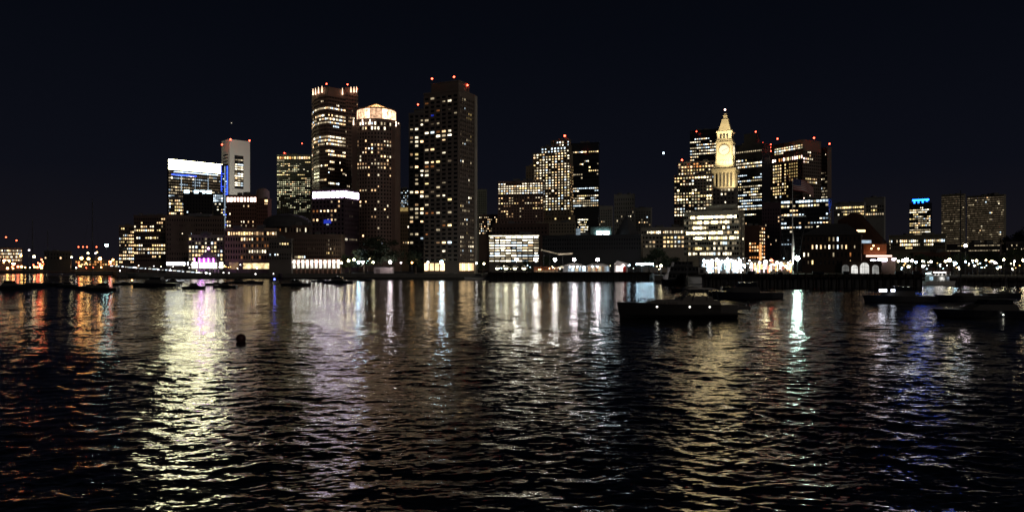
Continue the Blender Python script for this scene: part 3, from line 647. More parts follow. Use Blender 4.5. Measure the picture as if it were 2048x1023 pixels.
def gabled_wharf():
    D = 330
    b = Bld('gabled_wharf_building', 'dark brick wharf building with a steep gabled roof and four white lit arches', 'building', D, 1690, surf('darkened_brick', (.05, .033, .028), .9))  # brick colour darkened so the building stays a dark silhouette
    ft = [P(1604, 0, D+3), P(1722, 0, D), P(1726, 0, D+34), P(1610, 0, D+38)]
    fs = b.tier(ft, GZ, zy(470, D), .5, False)
    b.grid(fs[0], zy(532, D), zy(470, D), 14, 4, .34, .58, '', '', bitmap=['......ynN.....'[:14], '..NNWnNnNnY.n.', 'NN.....n...o..', '.dY........Y..'], style='')
    A, B_, C, E = [(p.x-b.base.x, p.y-b.base.y) for p in ft]
    z = zy(470, D)-GZ
    def v(px, py, d): p = P(px, py, d)-b.base; return (p.x, p.y, p.z)
    m = MB()
    m.add([(A[0]-.6, A[1]-.6, z), (B_[0]+.6, B_[1]-.6, z), (C[0]+.6, C[1]+.6, z), (E[0]-.6, E[1]+.6, z), v(1648, 447, D+20), v(1694, 447, D+20)],
          [(0, 1, 5, 4), (1, 2, 5), (2, 3, 4, 5), (3, 0, 4), (3, 2, 1, 0)])
    m.build('roof', slate, b.root)
    # taller rear wing with a gable
    w2 = [P(1668, 0, D+22), P(1770, 0, D+14), P(1780, 0, D+46), P(1672, 0, D+50)]
    q = [(p.x-b.base.x, p.y-b.base.y) for p in w2]; z0 = zy(487, D+14)-GZ
    m = MB(); m.prism(q, 0, z0); m.add([(q[0][0], q[0][1], z0), (q[1][0], q[1][1], z0), (q[2][0], q[2][1], z0), (q[3][0], q[3][1], z0), v(1676, 440, D+30), v(1703, 425, D+28), v(1722, 427, D+30)],
        [(0, 1, 6, 5, 4), (1, 2, 6), (2, 3, 4, 5, 6), (3, 0, 4), (3, 2, 1, 0)])
    m.build('rear_wing', surf('rust_shingle', (.045, .022, .016), .9, .3, .6), b.root)
    # arches
    for px, w, k in ((1691, 13, 'n'), (1709, 12, 'N'), (1729, 17, 'N'), (1751, 12, 'n')):
        c = P(px, 0, D-2)-b.base; r = w/2/F*D; zb = .25; n = 14; m = MB(); zz = zy(535.5 if w < 15 else 533.5, D)-GZ
        prof = [(-r, zb)]+[(-r*math.cos(PI*i/n), zz+r*math.sin(PI*i/n)) for i in range(n+1)]+[(r, zb)]
        m.add([(c.x+x, c.y-.2, y) for x, y in prof]+[(c.x+x, c.y+.2, y) for x, y in prof], [tuple(range(len(prof)-1, -1, -1))]+[(i, (i+1) % len(prof), len(prof)+(i+1) % len(prof), len(prof)+i) for i in range(len(prof))])
        o = m.build('lit_arch', glow('arch_glow_'+k, (.95, .93, .88), .28 if k == 'n' else .8, False, .25, .5), b.root)
        m = MB(); m.box(c.x, c.y-.35, zb, .12, .12, zz+r-zb)
        m.box(c.x, c.y-.35, zz-.05, 2*r, .1, .1)
        for s_ in (-1, 1): m.box(c.x+s_*r*.5, c.y-.35, zb, .08, .08, zz-zb+r*.7)
        m.build('arch_mullion', blk, o)
    m = MB(); w3 = [P(1684, 0, D-1.5), P(1763, 0, D-1.5), P(1764, 0, D+14), P(1684, 0, D+14)]; m.prism([(p.x-b.base.x, p.y-b.base.y) for p in w3], 0, zy(521, D)-GZ); m.build('ground_wing', surf('darkened_brick', (.05, .033, .028)), b.root)
    # dormer, warm terrace and lit eaves on the right
    for nm, px0, px1, y0, y1, dd, mt in (('attic_window', 1714, 1730, 463.5, 459.5, 8, winmat('W')), ('skylight', 1724, 1742, 486, 480, 10, winmat('c')),
             ('terrace_wall', 1726, 1772, 508, 488, 6, surf('rust_red_brick', (.20, .06, .025), .9)), ('lit_eave', 1733, 1783, 513, 510, 3, glow('eave_light', (1, .66, .48), 3, False)),
             ('lit_bay', 1757, 1773, 522, 516, 2, glow('bay_light', (.9, .85, 1), 18, False)), ('lit_bay', 1742, 1751, 521.5, 519, 2, glow('bay_light', (.9, .85, 1), 18, False)), ('lit_bay', 1784, 1790, 520, 516, 4, glow('bay_light', (.9, .85, 1), 18, False))):
        a, e = P(px0, y0, D+dd)-b.base, P(px1, y1, D+dd)-b.base
        m = MB(); m.box((a.x+e.x)/2, a.y, a.z, e.x-a.x, .8, e.z-a.z); m.build(nm, mt, b.root)
    for px, py in ((1747, 491), (1743, 497), (1757, 497)):
        c = P(px, py, D+4)-b.base; m = MB(); m.ball(c, .42); m.build('lamp', glow('terrace_lamp', (1, .66, .3), 5), b.root)
    # terrace wing mass
    w4 = [P(1764, 0, D+3.5), P(1792, 0, D+4), P(1792, 0, D+20), P(1764, 0, D+20)]; m = MB(); m.prism([(p.x-b.base.x, p.y-b.base.y) for p in w4], 0, zy(514, D)-GZ); m.build('terrace_wing', surf('darkened_brick', (.05, .033, .028)), b.root)
    b.finish()

# ------------------------------------------------------------------ trees
def tree_proto(i, seed, h=12., w=9.):
    R = random.Random(seed); m = MB()
    m.tube((0, 0, 0), (0, 0, h*.42), .32, .2, 7)
    for k in range(6):
        a = R.random()*2*PI; m.tube((0, 0, h*.3+k*.3), (math.cos(a)*w*.3, math.sin(a)*w*.3, h*(.55+.05*k)), .13, .05, 5)
    c = MB()
    cl = []
    for k in range(26):
        a = R.random()*2*PI; r = w*.42*math.sqrt(R.random()); z = h*(.36+.56*R.random()); r *= (1-abs((z/h-.6))*1.1)
        cl.append((r*math.cos(a), r*math.sin(a), z, R.uniform(.9, 1.9)))
    for x, y, z, rr in cl:
        for _ in range(130):
            d = Vector((R.gauss(0, 1), R.gauss(0, 1), R.gauss(0, .8))).normalized()*rr*R.random()**.4
            p = Vector((x, y, z))+d; u = Vector((R.gauss(0, 1), R.gauss(0, 1), R.gauss(0, 1))).normalized(); w_ = u.orthogonal().normalized(); s = R.uniform(.15, .32)
            c.add([p-u*s, p+w_*s*.6, p+u*s, p-w_*s*.6], [(0, 1, 2, 3)])
    return m, c
TP = []
def make_tree(k, px, ybase, D, hpx, wpx, label, gz=GZ):
    if not TP:
        for i, sd in enumerate((5, 9, 23)):
            m, c = tree_proto(i, sd); TP.append((m.build('trunk', surf('bark', (.06, .045, .035), .9)), c.build('crown', surf('dark_foliage', (.022, .034, .014), .8, .5, .4))))
        for t in TP:
            for o in t: COL.objects.unlink(o)
    r = empty('tree', (tx(px)*D, D, gz), label, 'tree', 'trees along the waterfront', rz=rnd.random()*6)
    sh, sw = hpx/F*D/11.2, wpx/F*D/8.4
    r.scale = (sw, sw, sh)
    for o in TP[k % 3]:
        c = o.copy(); COL.objects.link(c); c.parent = r

# ------------------------------------------------------------------ lamps
def lamp(px, py, D, col, st, r, label, pole=True, gz=GZ, cat='street lamp', name='street_lamp', group='lamps along the waterfront'):
    p = P(px, py, D); root = empty(name, (p.x, p.y, gz), label, cat, group)
    m = MB(); m.ball((0, 0, p.z-gz), r, 10, 7); m.build('lamp_globe', glow('globe_%s_%d' % (col[0], max(1, round(st/3)*3)), col[1], max(1, round(st/3)*3)), root)
    if pole:
        m = MB(); m.cyl(0, 0, 0, .3, .22, .14, 8); m.tube((0, 0, .3), (0, 0, p.z-gz-r*.9), .09, .06); m.cyl(0, 0, p.z-gz-r*1.0, p.z-gz-r*.8, .2, .2, 8); m.build('pole', steel, root)
WHT = ('white', (1, .95, .88)); PNK = ('pinkish', (1, .86, .90)); BLU = ('bluish', (.55, .82, 1)); GRN = ('green', (.68, 1, .84)); ORG = ('orange', (1, .50, .14)); RED = ('red', (1, .12, .05)); YEL = ('yellow', (1, .86, .5)); CYA = ('cyan', (.6, 1, .95)); VIO = ('violet', (.8, .25, 1)); DBL = ('deep_blue', (.08, .1, 1))
def lights():
    L = [(213, 490, 400, CYA, 30, .75, 'tall lamp with a cyan white head standing alone above the left marina'),
     (883, 524, 372, BLU, 40, .8, 'brilliant bluish lamp in front of the tall slab tower lobby'),
     (856, 524, 378, WHT, 10, .5, 'lamp at the left corner of the tall slab tower lobby'),
     (780, 524, 372, PNK, 34, .7, 'pinkish white lamp at the right end of the pale quay shed'),
     (953, 526, 372, WHT, 12, .45, 'small lamp just right of the tall slab tower'),
     (968, 527, 372, YEL, 12, .5, 'yellowish lamp left of the parking decks'),
     (802, 525, 374, PNK, 8, .4, 'small pinkish lamp between the quay shed and the slab towers'),
     (824, 525, 378, ORG, 8, .5, 'orange lamp at the foot of the shorter slab tower'),
     (1595, 516, 262, GRN, 95, .8, 'green glowing lamp beside the white flagpole'),
     (1791, 517, 300, PNK, 6, .3, 'pinkish lamp right of the lit terrace'),
     (1931, 491, 330, PNK, 26, .6, 'tall pinkish lamp in front of the wide dim tower')]
    for px, py, D, c, st, r, lb in L: lamp(px, py, D, c, st*1.6, r, lb, gz=3.9 if px == 1595 else GZ)
    for px, lb in ((1033, 'globe lamp on the pier in front of the parking decks'), (1071.5, 'globe lamp on the pier at the right corner of the parking decks'), (1110, 'globe lamp on the pier beside the low canopy'),
                   (1148.5, 'globe lamp above the left half of the lit pavilion roof'), (1195, 'globe lamp above the right half of the lit pavilion roof')):
        lamp(px, 519, 334, WHT if px < 1120 else PNK, 100 if px > 1040 else 60, .66, lb, gz=3.6)
    # quay lamps right of the domed building
    for k, (px, py, c, st, r) in enumerate(((683, 525, YEL, 14, .45), (697, 521, YEL, 22, .5), (708, 519, YEL, 20, .5), (717, 524, BLU, 30, .55), (726, 524, WHT, 34, .65), (735, 524, BLU, 30, .6), (741, 518, YEL, 16, .45), (746, 524, YEL, 18, .5))):
        lamp(px, py, 385+k % 3*4, c, st*3, r*1.1, ['yellow quay lamp nearest the white arcade', 'yellow quay lamp second from the white arcade', 'higher yellow quay lamp left of the bluish pair', 'bluish quay lamp left of the brightest one', 'brightest white quay lamp left of the big tree', 'bluish quay lamp right of the brightest one', 'high yellow lamp in front of the big tree', 'low yellow lamp in front of the big tree'][k])
    # orange dock lights far left
    for k, (px, py, c, st, r) in enumerate(((8, 521, YEL, 6, 1.0), (42, 511, ORG, 10, .9), (58, 500, PNK, 6, .7), (68, 513, YEL, 16, 1.1), (112, 514, YEL, 8, .9), (126, 509, YEL, 8, .8), (143, 514, YEL, 8, .8), (163, 516, ORG, 20, 1.3), (176, 506, YEL, 12, .8), (177, 517, ORG, 18, 1.2), (191, 506, PNK, 5, .7), (194, 504, ORG, 10, .6), (200, 517, ORG, 22, 1.4), (219, 523, RED, 10, .9), (226, 519, ORG, 8, .8), (247, 520, ORG, 9, .8), (268, 521, ORG, 10, 1.0),
                                              (288, 514, ORG, 7, .7), (310, 523, ORG, 8, .8), (277, 513, ORG, 6, .7))):
        lamp(px, py, 560-(k > 13)*80, c, st*1.5, r*.8, ['pale yellow dock light at the left edge below the terminal', 'orange dock light at the right end of the terminal', 'small pink dock light right of the terminal', 'big yellow dock light left of the dark shed', 'yellow dock light on the dark shed front', 'higher yellow dock light on the dark shed front', 'yellow dock light at the right end of the dark shed', 'large orange dock light left of the red mast lights',
            'yellow dock light below the row of red mast lights', 'large orange dock light below the red mast lights', 'dim pink dock light right of the red mast lights', 'high orange dock light left of the cyan lamp', 'widest orange dock light left of the cyan lamp', 'red dock light right of the cyan lamp', 'orange dock light left of the stepped block', 'orange light at the foot of the stepped block', 'orange light between the stepped block and the square brown block',
            'high orange light on the left of the square brown block', 'orange light at the right of the square brown block foot', 'small orange light left of centre of the square brown block'][k], cat='dock light', name='dock_light', group='orange dock lights at the far left')
    # red lights near the water, far left
    for k, (px, py) in enumerate(((15, 536), (27, 529), (36, 533), (43, 533), (75, 534), (80, 528), (83, 535))):
        lamp(px, py, 620, RED if k % 3 else ORG, 26, .85, ['leftmost low red light above the water', 'red light second from the left edge low over the water', 'red light third from the left edge low over the water', 'red light just right of the third one over the water', 'low red light left of the pair near the dark shed', 'upper red light of the pair near the dark shed', 'lower red light of the pair near the dark shed'][k],
             gz=GZ, cat='dock light', name='dock_light', group='red dock lights at the far left')
    # red lights on tall masts
    for k, (px, py) in enumerate(((12, 474), (33, 480.5), (157, 493.5), (166, 493.5), (174, 493.5), (193, 493.5))):
        lamp(px, py, 700, RED, 9, .6, ['red mast light highest at the left edge', 'red mast light above the far left terminal', 'leftmost red light of the four in a row', 'second red light of the four in a row', 'third red light of the four in a row', 'red mast light standing apart right of its row'][k], cat='beacon', name='beacon_mast', group='red beacons at the far left')
    # trees' fairy lamps on the right promenade
    Q = [(1797, 522, YEL, 12, .5), (1806, 521, WHT, 20, .6), (1813, 519, WHT, 40, .85), (1817, 533, YEL, 12, .55), (1824, 521, WHT, 16, .5), (1832, 524, BLU, 16, .5), (1845, 522, YEL, 10, .4), (1846, 532, WHT, 14, .5), (1862, 523, WHT, 18, .45), (1891, 522, YEL, 16, .5), (1899, 520, YEL, 24, .75), (1911, 526, BLU, 24, .55), (1931, 523, BLU, 14, .4), (1945, 521, YEL, 8, .35), (1953, 521, YEL, 16, .5), (1949, 531, WHT, 10, .35),
         (1972, 520, YEL, 10, .35), (1983, 522, YEL, 12, .4), (1990, 525, PNK, 18, .45), (1995, 537, YEL, 12, .35), (2008, 519, YEL, 22, .5), (2029, 522, WHT, 12, .35), (2047, 520, YEL, 24, .55), (2001, 534, YEL, 12, .4), (1917, 534, WHT, 8, .3)]
    nb = ['right of the terrace', 'left of the brightest lamp on the right promenade', 'the brightest lamp on the right promenade', 'low behind the dock, below the brightest promenade lamp', 'between the brightest promenade lamp and a bluish one', 'left of the rust roofed house', 'above a low white lamp by the rust roofed house', 'low in front of the rust roofed house', 'centred below the rust roofed house', 'above the white lit tour boat', 'round and large above the white lit tour boat',
          'right of the large round one over the tour boat', 'on the promenade below the tall pinkish lamp', 'just right of the tall ship mast', 'second to the right of the tall ship mast', 'low, right of the tall ship mast', 'below the left part of the wide dim tower', 'below the middle of the wide dim tower', 'below the right part of the wide dim tower', 'low over the water right of the pinkish promenade lamp', 'below the right end of the wide dim tower', 'between the last two trees at the right', 'at the right edge of the picture', 'low among the trees at the right', 'low, left of the tall ship mast']
    for (px, py, c, st, r), t in zip(Q, nb): lamp(px, py, 330, c, st*1.5, r, f'{c[0]} promenade lamp '+t, cat='street lamp', group='promenade lamps at the right')
    # bright shop lights by the dock
    rr = random.Random(4)
    where = ['at the left foot of the eight storey block', 'under the first bay of the eight storey block', 'under the second bay of the eight storey block', 'under the third bay of the eight storey block', 'under the middle of the eight storey block', 'right of the middle of the eight storey block', 'under the fifth bay of the eight storey block', 'under the last bay of the eight storey block', 'at the right foot of the eight storey block', 'right of the dark ship mast', 'below the orange sign strip', 'left of the red traffic glow', 'beside the red traffic glow', 'right of the red traffic glow', 'midway between the orange strip and the flagpole', 'left of the flagpole by four paces', 'left of the flagpole', 'at the flagpole foot']
    Q = [(1408, 521, BLU, 16, .6), (1415, 524, WHT, 24, .9), (1424, 522, BLU, 20, .8), (1434, 520, WHT, 26, .8), (1444, 523, BLU, 18, .7), (1453, 522, WHT, 24, .8), (1462, 521, BLU, 20, .7), (1471, 524, WHT, 24, .8), (1480, 521, YEL, 18, .6), (1488, 530, YEL, 20, .6), (1503, 527, YEL, 16, .6), (1519, 525, WHT, 14, .6), (1531, 523, YEL, 20, .8), (1543, 520, RED, 7, .7), (1554, 525, YEL, 16, .7), (1562, 527, WHT, 20, .7), (1572, 532, ORG, 22, .7), (1581, 530, YEL, 16, .6)]
    for (px, py, c, st, r), t in zip(Q, where): lamp(px, py, 345+rr.random()*12, c, st*1.6, r*.95, f'{c[0].replace("_", " ")} light on the busy quay '+t, cat='quay light', name='quay_light', group='quay lights below the clock tower')
    RX = random.Random(31)
    for i in range(46):
        c = RX.choice((YEL, WHT, YEL, BLU, ORG)); px = RX.uniform(1795, 2055)
        lamp(px, RX.choice((524, 528, 532, 537))+RX.uniform(-3, 3), 322+RX.random()*14, c, RX.uniform(4, 12), RX.uniform(.14, .26), f'one of the tiny {c[0]} lights scattered between the promenade trees at the right', cat='small light', name='small_light', group=f'tiny {c[0]} lights among the promenade trees')
    for i in range(44):
        c = RX.choice((RED, ORG, ORG, YEL, RED, WHT)); px = RX.uniform(-10, 232)
        lamp(px, RX.uniform(518, 537), 575+RX.random()*20, c, RX.uniform(8, 22), RX.uniform(.35, .7), f'one of the tiny {c[0]} lights crowded along the far left shore', cat='small light', name='small_light', group=f'tiny {c[0]} lights on the far left shore')
    for i in range(34):
        c = RX.choice((WHT, YEL, BLU, WHT)); px = RX.uniform(985, 1330)
        lamp(px, RX.uniform(530, 539), 350+RX.random()*8, c, RX.uniform(5, 14), RX.uniform(.12, .24), f'one of the tiny {c[0]} lights along the central pier terrace', cat='small light', name='small_light', group=f'tiny {c[0]} lights on the central pier', gz=3.6)
    for i in range(40):
        c = RX.choice((WHT, BLU, WHT, YEL, PNK)); px = RX.uniform(1404, 1592)
        lamp(px, RX.uniform(516, 540), 350+RX.random()*8, c, RX.uniform(8, 25), RX.uniform(.14, .36), f'one of the crowded small {c[0]} lights on the busy quay', cat='small light', name='small_light', group=f'crowded small {c[0]} lights on the busy quay')
    for i in range(40):
        c = RX.choice((WHT, YEL, WHT, ORG)); px = RX.uniform(225, 560)
        lamp(px, RX.uniform(528, 541), 392+RX.random()*8, c, RX.uniform(4, 12), RX.uniform(.12, .26), f'one of the tiny {c[0]} lights along the left quay', cat='small light', name='small_light', group=f'tiny {c[0]} lights on the left quay')
    # small lamps low over the water among moored boats (left)
    for px, py, c, st, r, lb in ((240, 541, WHT, 8, .25, 'small white lamp on the left floating dock, left of the pier ramp'), (412, 545, WHT, 14, .35, 'white lamp over the moored boats left of the violet pavilion'), (420, 547, WHT, 8, .3, 'faint white lamp just right of the one left of the violet pavilion'),
                                 (447, 545, WHT, 8, .25, 'white dock lamp right of the violet pavilion'), (458, 545.5, WHT, 6, .22, 'second white dock lamp right of the violet pavilion'), (511, 547.5, WHT, 8, .25, 'white dock lamp under the amber hotel'), (547, 547, WHT, 6, .22, 'small dock lamp under the dark quay block'),
                                 (549, 558, DBL, 14, .3, 'deep blue dock light low over the water'), (264, 560, ORG, 12, .25, 'orange dock light low over the water by the left boats')):
        lamp(px, py, 330 if py < 550 else 262, c, st, r, lb, cat='dock light', name='dock_light', group='dock lights among the moored boats', gz=1.0 if py < 550 else .3)

# ------------------------------------------------------------------ boats
def hull_mesh(L, B, fb, sheer=.35, n=18, rake=.12):
    """lofted hull along +x (bow at +L/2); returns MB"""
    m = MB(); rings = []
    for i in range(n+1):
        t = i/n; x = -L/2+L*t
        hb = B/2*(1-max(0, (t-.45)/.55)**2.3)*(.86+.14*min(1, t/.15)); hb = max(hb, .03)
        zs = fb*(1+sheer*max(0, t-.3)**1.5); dx = rake*L*.5*max(0, t-.7)/.3
        rings.append([(x, -hb*.25, -.45), (x+dx*.3, -hb*.8, .05), (x+dx, -hb, zs), (x+dx, -hb*.93, zs), (x+dx, hb*.93, zs), (x+dx, hb, zs), (x+dx*.3, hb*.8, .05), (x, hb*.25, -.45)])
    vs = [v for r in rings for v in r]; fs = []
    for i in range(n):
        for j in range(8):
            a, b_ = i*8+j, i*8+(j+1) % 8; fs.append((a, b_, b_+8, a+8))
    fs += [tuple(range(7, -1, -1)), tuple(n*8+j for j in range(8))]
    m.add(vs, fs); return m
navy = surf('navy_gelcoat', (.012, .015, .025), .35, .2)
def cabin_mb(x0, x1, b, z0, h, rf=.5, rb=.15, taper=.82):
    m = MB(); m.add([(x0, -b/2, z0), (x1, -b/2*.9, z0), (x1, b/2*.9, z0), (x0, b/2, z0), (x0+rb, -b/2*taper, z0+h), (x1-rf, -b/2*taper*.9, z0+h), (x1-rf, b/2*taper*.9, z0+h), (x0+rb, b/2*taper, z0+h)],
        [(0, 1, 5, 4), (1, 2, 6, 5), (2, 3, 7, 6), (3, 0, 4, 7), (4, 5, 6, 7), (3, 2, 1, 0)]); return m
def boat(kind, px, yw, Lpx, face, label, hullm=None, mast=0, group='boats moored in the harbour', yaw=0):
    D = H*F/(yw-HY); L = Lpx/F*D; hullm = hullm or navy
    r = empty({'sail': 'sailboat', 'motor': 'motorboat', 'dinghy': 'dinghy'}[kind], (tx(px)*D, D, 0), label, {'sail': 'sailboat', 'motor': 'motorboat', 'dinghy': 'dinghy'}[kind], group, rz=(0 if face > 0 else PI)+yaw)
    B = L*.3; fb = max(.7, L*.085)
    hull_mesh(L, B, fb).build('hull', hullm, r, smooth=False)
    dk = surf('grey_deck', (.06, .06, .06), .6)
    if kind == 'sail':
        cabin_mb(-L*.12, L*.22, B*.55, fb, L*.05, .8).build('cabin', surf('darkened_white_paint', (.05, .05, .05), .95), r)  # white paint darkened in colour so the fill light leaves it dim
        hm = mast or L*1.25
        m = MB(); m.tube((L*.08, 0, fb), (L*.08, 0, fb+hm), .14, .09); o = m.build('mast', steel, r)
        m = MB(); m.tube((L*.08, 0, fb+hm*.55), (L*.08+.01, B*.35, fb+hm*.55), .04); m.tube((L*.08, 0, fb+hm*.55), (L*.08, -B*.35, fb+hm*.55), .04); m.build('spreader', steel, o)
        m = MB(); m.tube((L*.08, 0, fb+1.1), (-L*.34, 0, fb+1.2), .14); m.build('boom', navy, r)
        m = MB()
        for q in ((L*.53, 0, fb*1.2), (-L*.49, 0, fb), (L*.05, B*.48, fb), (L*.05, -B*.48, fb)): m.tube((L*.08, 0, fb+hm*.97), q, .02, n=4)
        m.build('rigging', steel, r)
    elif kind == 'motor':
        cabin_mb(-L*.18, L*.26, B*.72, fb, L*.075, L*.1).build('cabin', surf('darkened_white_paint', (.05, .05, .05), .95), r)
        cabin_mb(-L*.14, L*.13, B*.6, fb+L*.077, L*.06, L*.05, .1, .96).build('windscreen', surf('dark_window_glass', (.012, .014, .018), .12), r)
        m = MB(); m.box(-L*.04, 0, fb+L*.14, L*.26, B*.58, .08)
        m.build('hard_top', surf('darkened_white_paint', (.05, .05, .05), .95), r)
    else:
        m = MB(); m.box(0, 0, fb*.6, L*.08, B*.8, .05); m.build('thwart', wood, r)
    m = MB()
    for s_ in (-1, 1):
        xs = [L*(.1+.13*i) for i in range(4)]
        for x in xs: m.tube((x, s_*B*.42*(1-max(0, x/L-.05)*1.2), fb), (x, s_*B*.42*(1-max(0, x/L-.05)*1.2), fb*1.1+.55), .025, n=4)
        for a, c in zip(xs, xs[1:]): m.tube((a, s_*B*.42*(1-max(0, a/L-.05)*1.2), fb*1.1+.55), (c, s_*B*.42*(1-max(0, c/L-.05)*1.2), fb*1.1+.55), .025, n=4)
    m.build('railing', steel, r)
    return r, L, B, fb

def boats():
    G = 'boats moored in the harbour'
    for a in (('sail', 180, 577, 60, 1, 'dark sailboat with a tall mast at the left, nearest the orange dock lights', None, 26),
              ('motor', 205, 580, 62, -1, 'dark motorboat below the cyan lamp at the left', None), ('motor', 312, 573, 88, -1, 'largest dark motorboat of the left group', None),
              ('motor', 388, 577, 44, 1, 'small dark motorboat in front of the violet pavilion', None), ('sail', 432, 570, 40, 1, 'small sailboat behind the dark boats under the violet pavilion', None, 13), ('motor', 450, 575, 46, -1, 'dark motorboat right of the violet reflection', None),
              ('sail', 500, 567, 50, 1, 'sailboat moored under the amber hotel', None, 15), ('motor', 592, 571, 56, 1, 'dark motorboat under the left end of the white arcade', None), ('motor', 677, 566, 60, -1, 'low dark motorboat under the right end of the white arcade', None),
              ('sail', 725, 561, 34, 1, 'small sailboat under the big tree', None, 9), ('motor', 822, 557, 52, 1, 'dark motorboat at the quay under the shorter slab tower', None), ('motor', 956, 559, 50, -1, 'pale motorboat at the left end of the pier', white),
              ('sail', 60, 573, 62, 1, 'dark sailboat with the tallest mast at the left edge', None, 21), ('sail', 100, 571, 60, -1, 'dark sailboat right of the tallest masted one at the left', None, 18), ('motor', 20, 577, 70, 1, 'dark motorboat cut by the left edge', None),
              ('motor', 135, 574, 40, 1, 'small dark motorboat left of the cyan lamp', None), ('sail', 250, 569, 44, 1, 'sailboat left of the largest dark motorboat', None, 20),
              ('motor', 345, 566, 40, -1, 'small motorboat behind the largest one of the left group', None), ('motor', 476, 566, 40, 1, 'small motorboat behind the one by the violet reflection', None), ('motor', 640, 563, 34, 1, 'tiny motorboat beneath the middle of the white arcade', None),
              ('motor', 905, 557, 50, 1, 'white motorboat in front of the tall slab tower', white), ('sail', 1380, 583, 70, -1, 'dark sailboat between the foreground yacht and the ferry', None, 10)):
        boat(*a[:6], hullm=a[6], mast=a[7] if len(a) > 7 else 0)
    boat('motor', 1490, 596, 142, -1, 'long dark motorboat just behind the stern of the foreground yacht')
    boat('motor', 1800, 603, 136, -1, 'dark motorboat with two bright cabin lights at the right')[0]
    r, L, B, fb = boat('motor', 1985, 632, 215, -1, 'big dark yacht partly cut by the right edge', mast=0); r.scale = (1, 1, .7)
    m = MB(); m.ball((0, B*.5, .5), .09); m.build('reflection_glint', glow('reflection_glint', (1, .95, .8), 6, False), r)  # glowing ball standing in for one small bright reflection at the hull
    r, L, B, fb = boat('sail', 1930, 600, 110, -1, 'dark sailing yacht carrying the very tall mast in front of the dim towers', mast=21)
    boat('sail', 2005, 592, 70, 1, 'dark sailboat at the right below the promenade lamps', mast=9)
    boat('sail', 1478, 579, 70, 1, 'dark sailboat whose mast crosses the right edge of the eight storey block', mast=20)
    # bright cabin lights of the right motorboat
    D = H*F/(603-HY)
    for o in bpy.data.objects:
        if o.get('label') == 'dark motorboat with two bright cabin lights at the right':
            for px, w in ((1766, 1.4), (1786, .7)):
                p = P(px, 583, D-1.9); q = o.matrix_basis.inverted() @ p
                m = MB(); m.box(q.x, q.y, q.z, w, .15, .5); m.build('cabin_light', glow('cabin_light', (.8, .85, 1), 5), o)
    yacht(); ferry(); tour_boat()

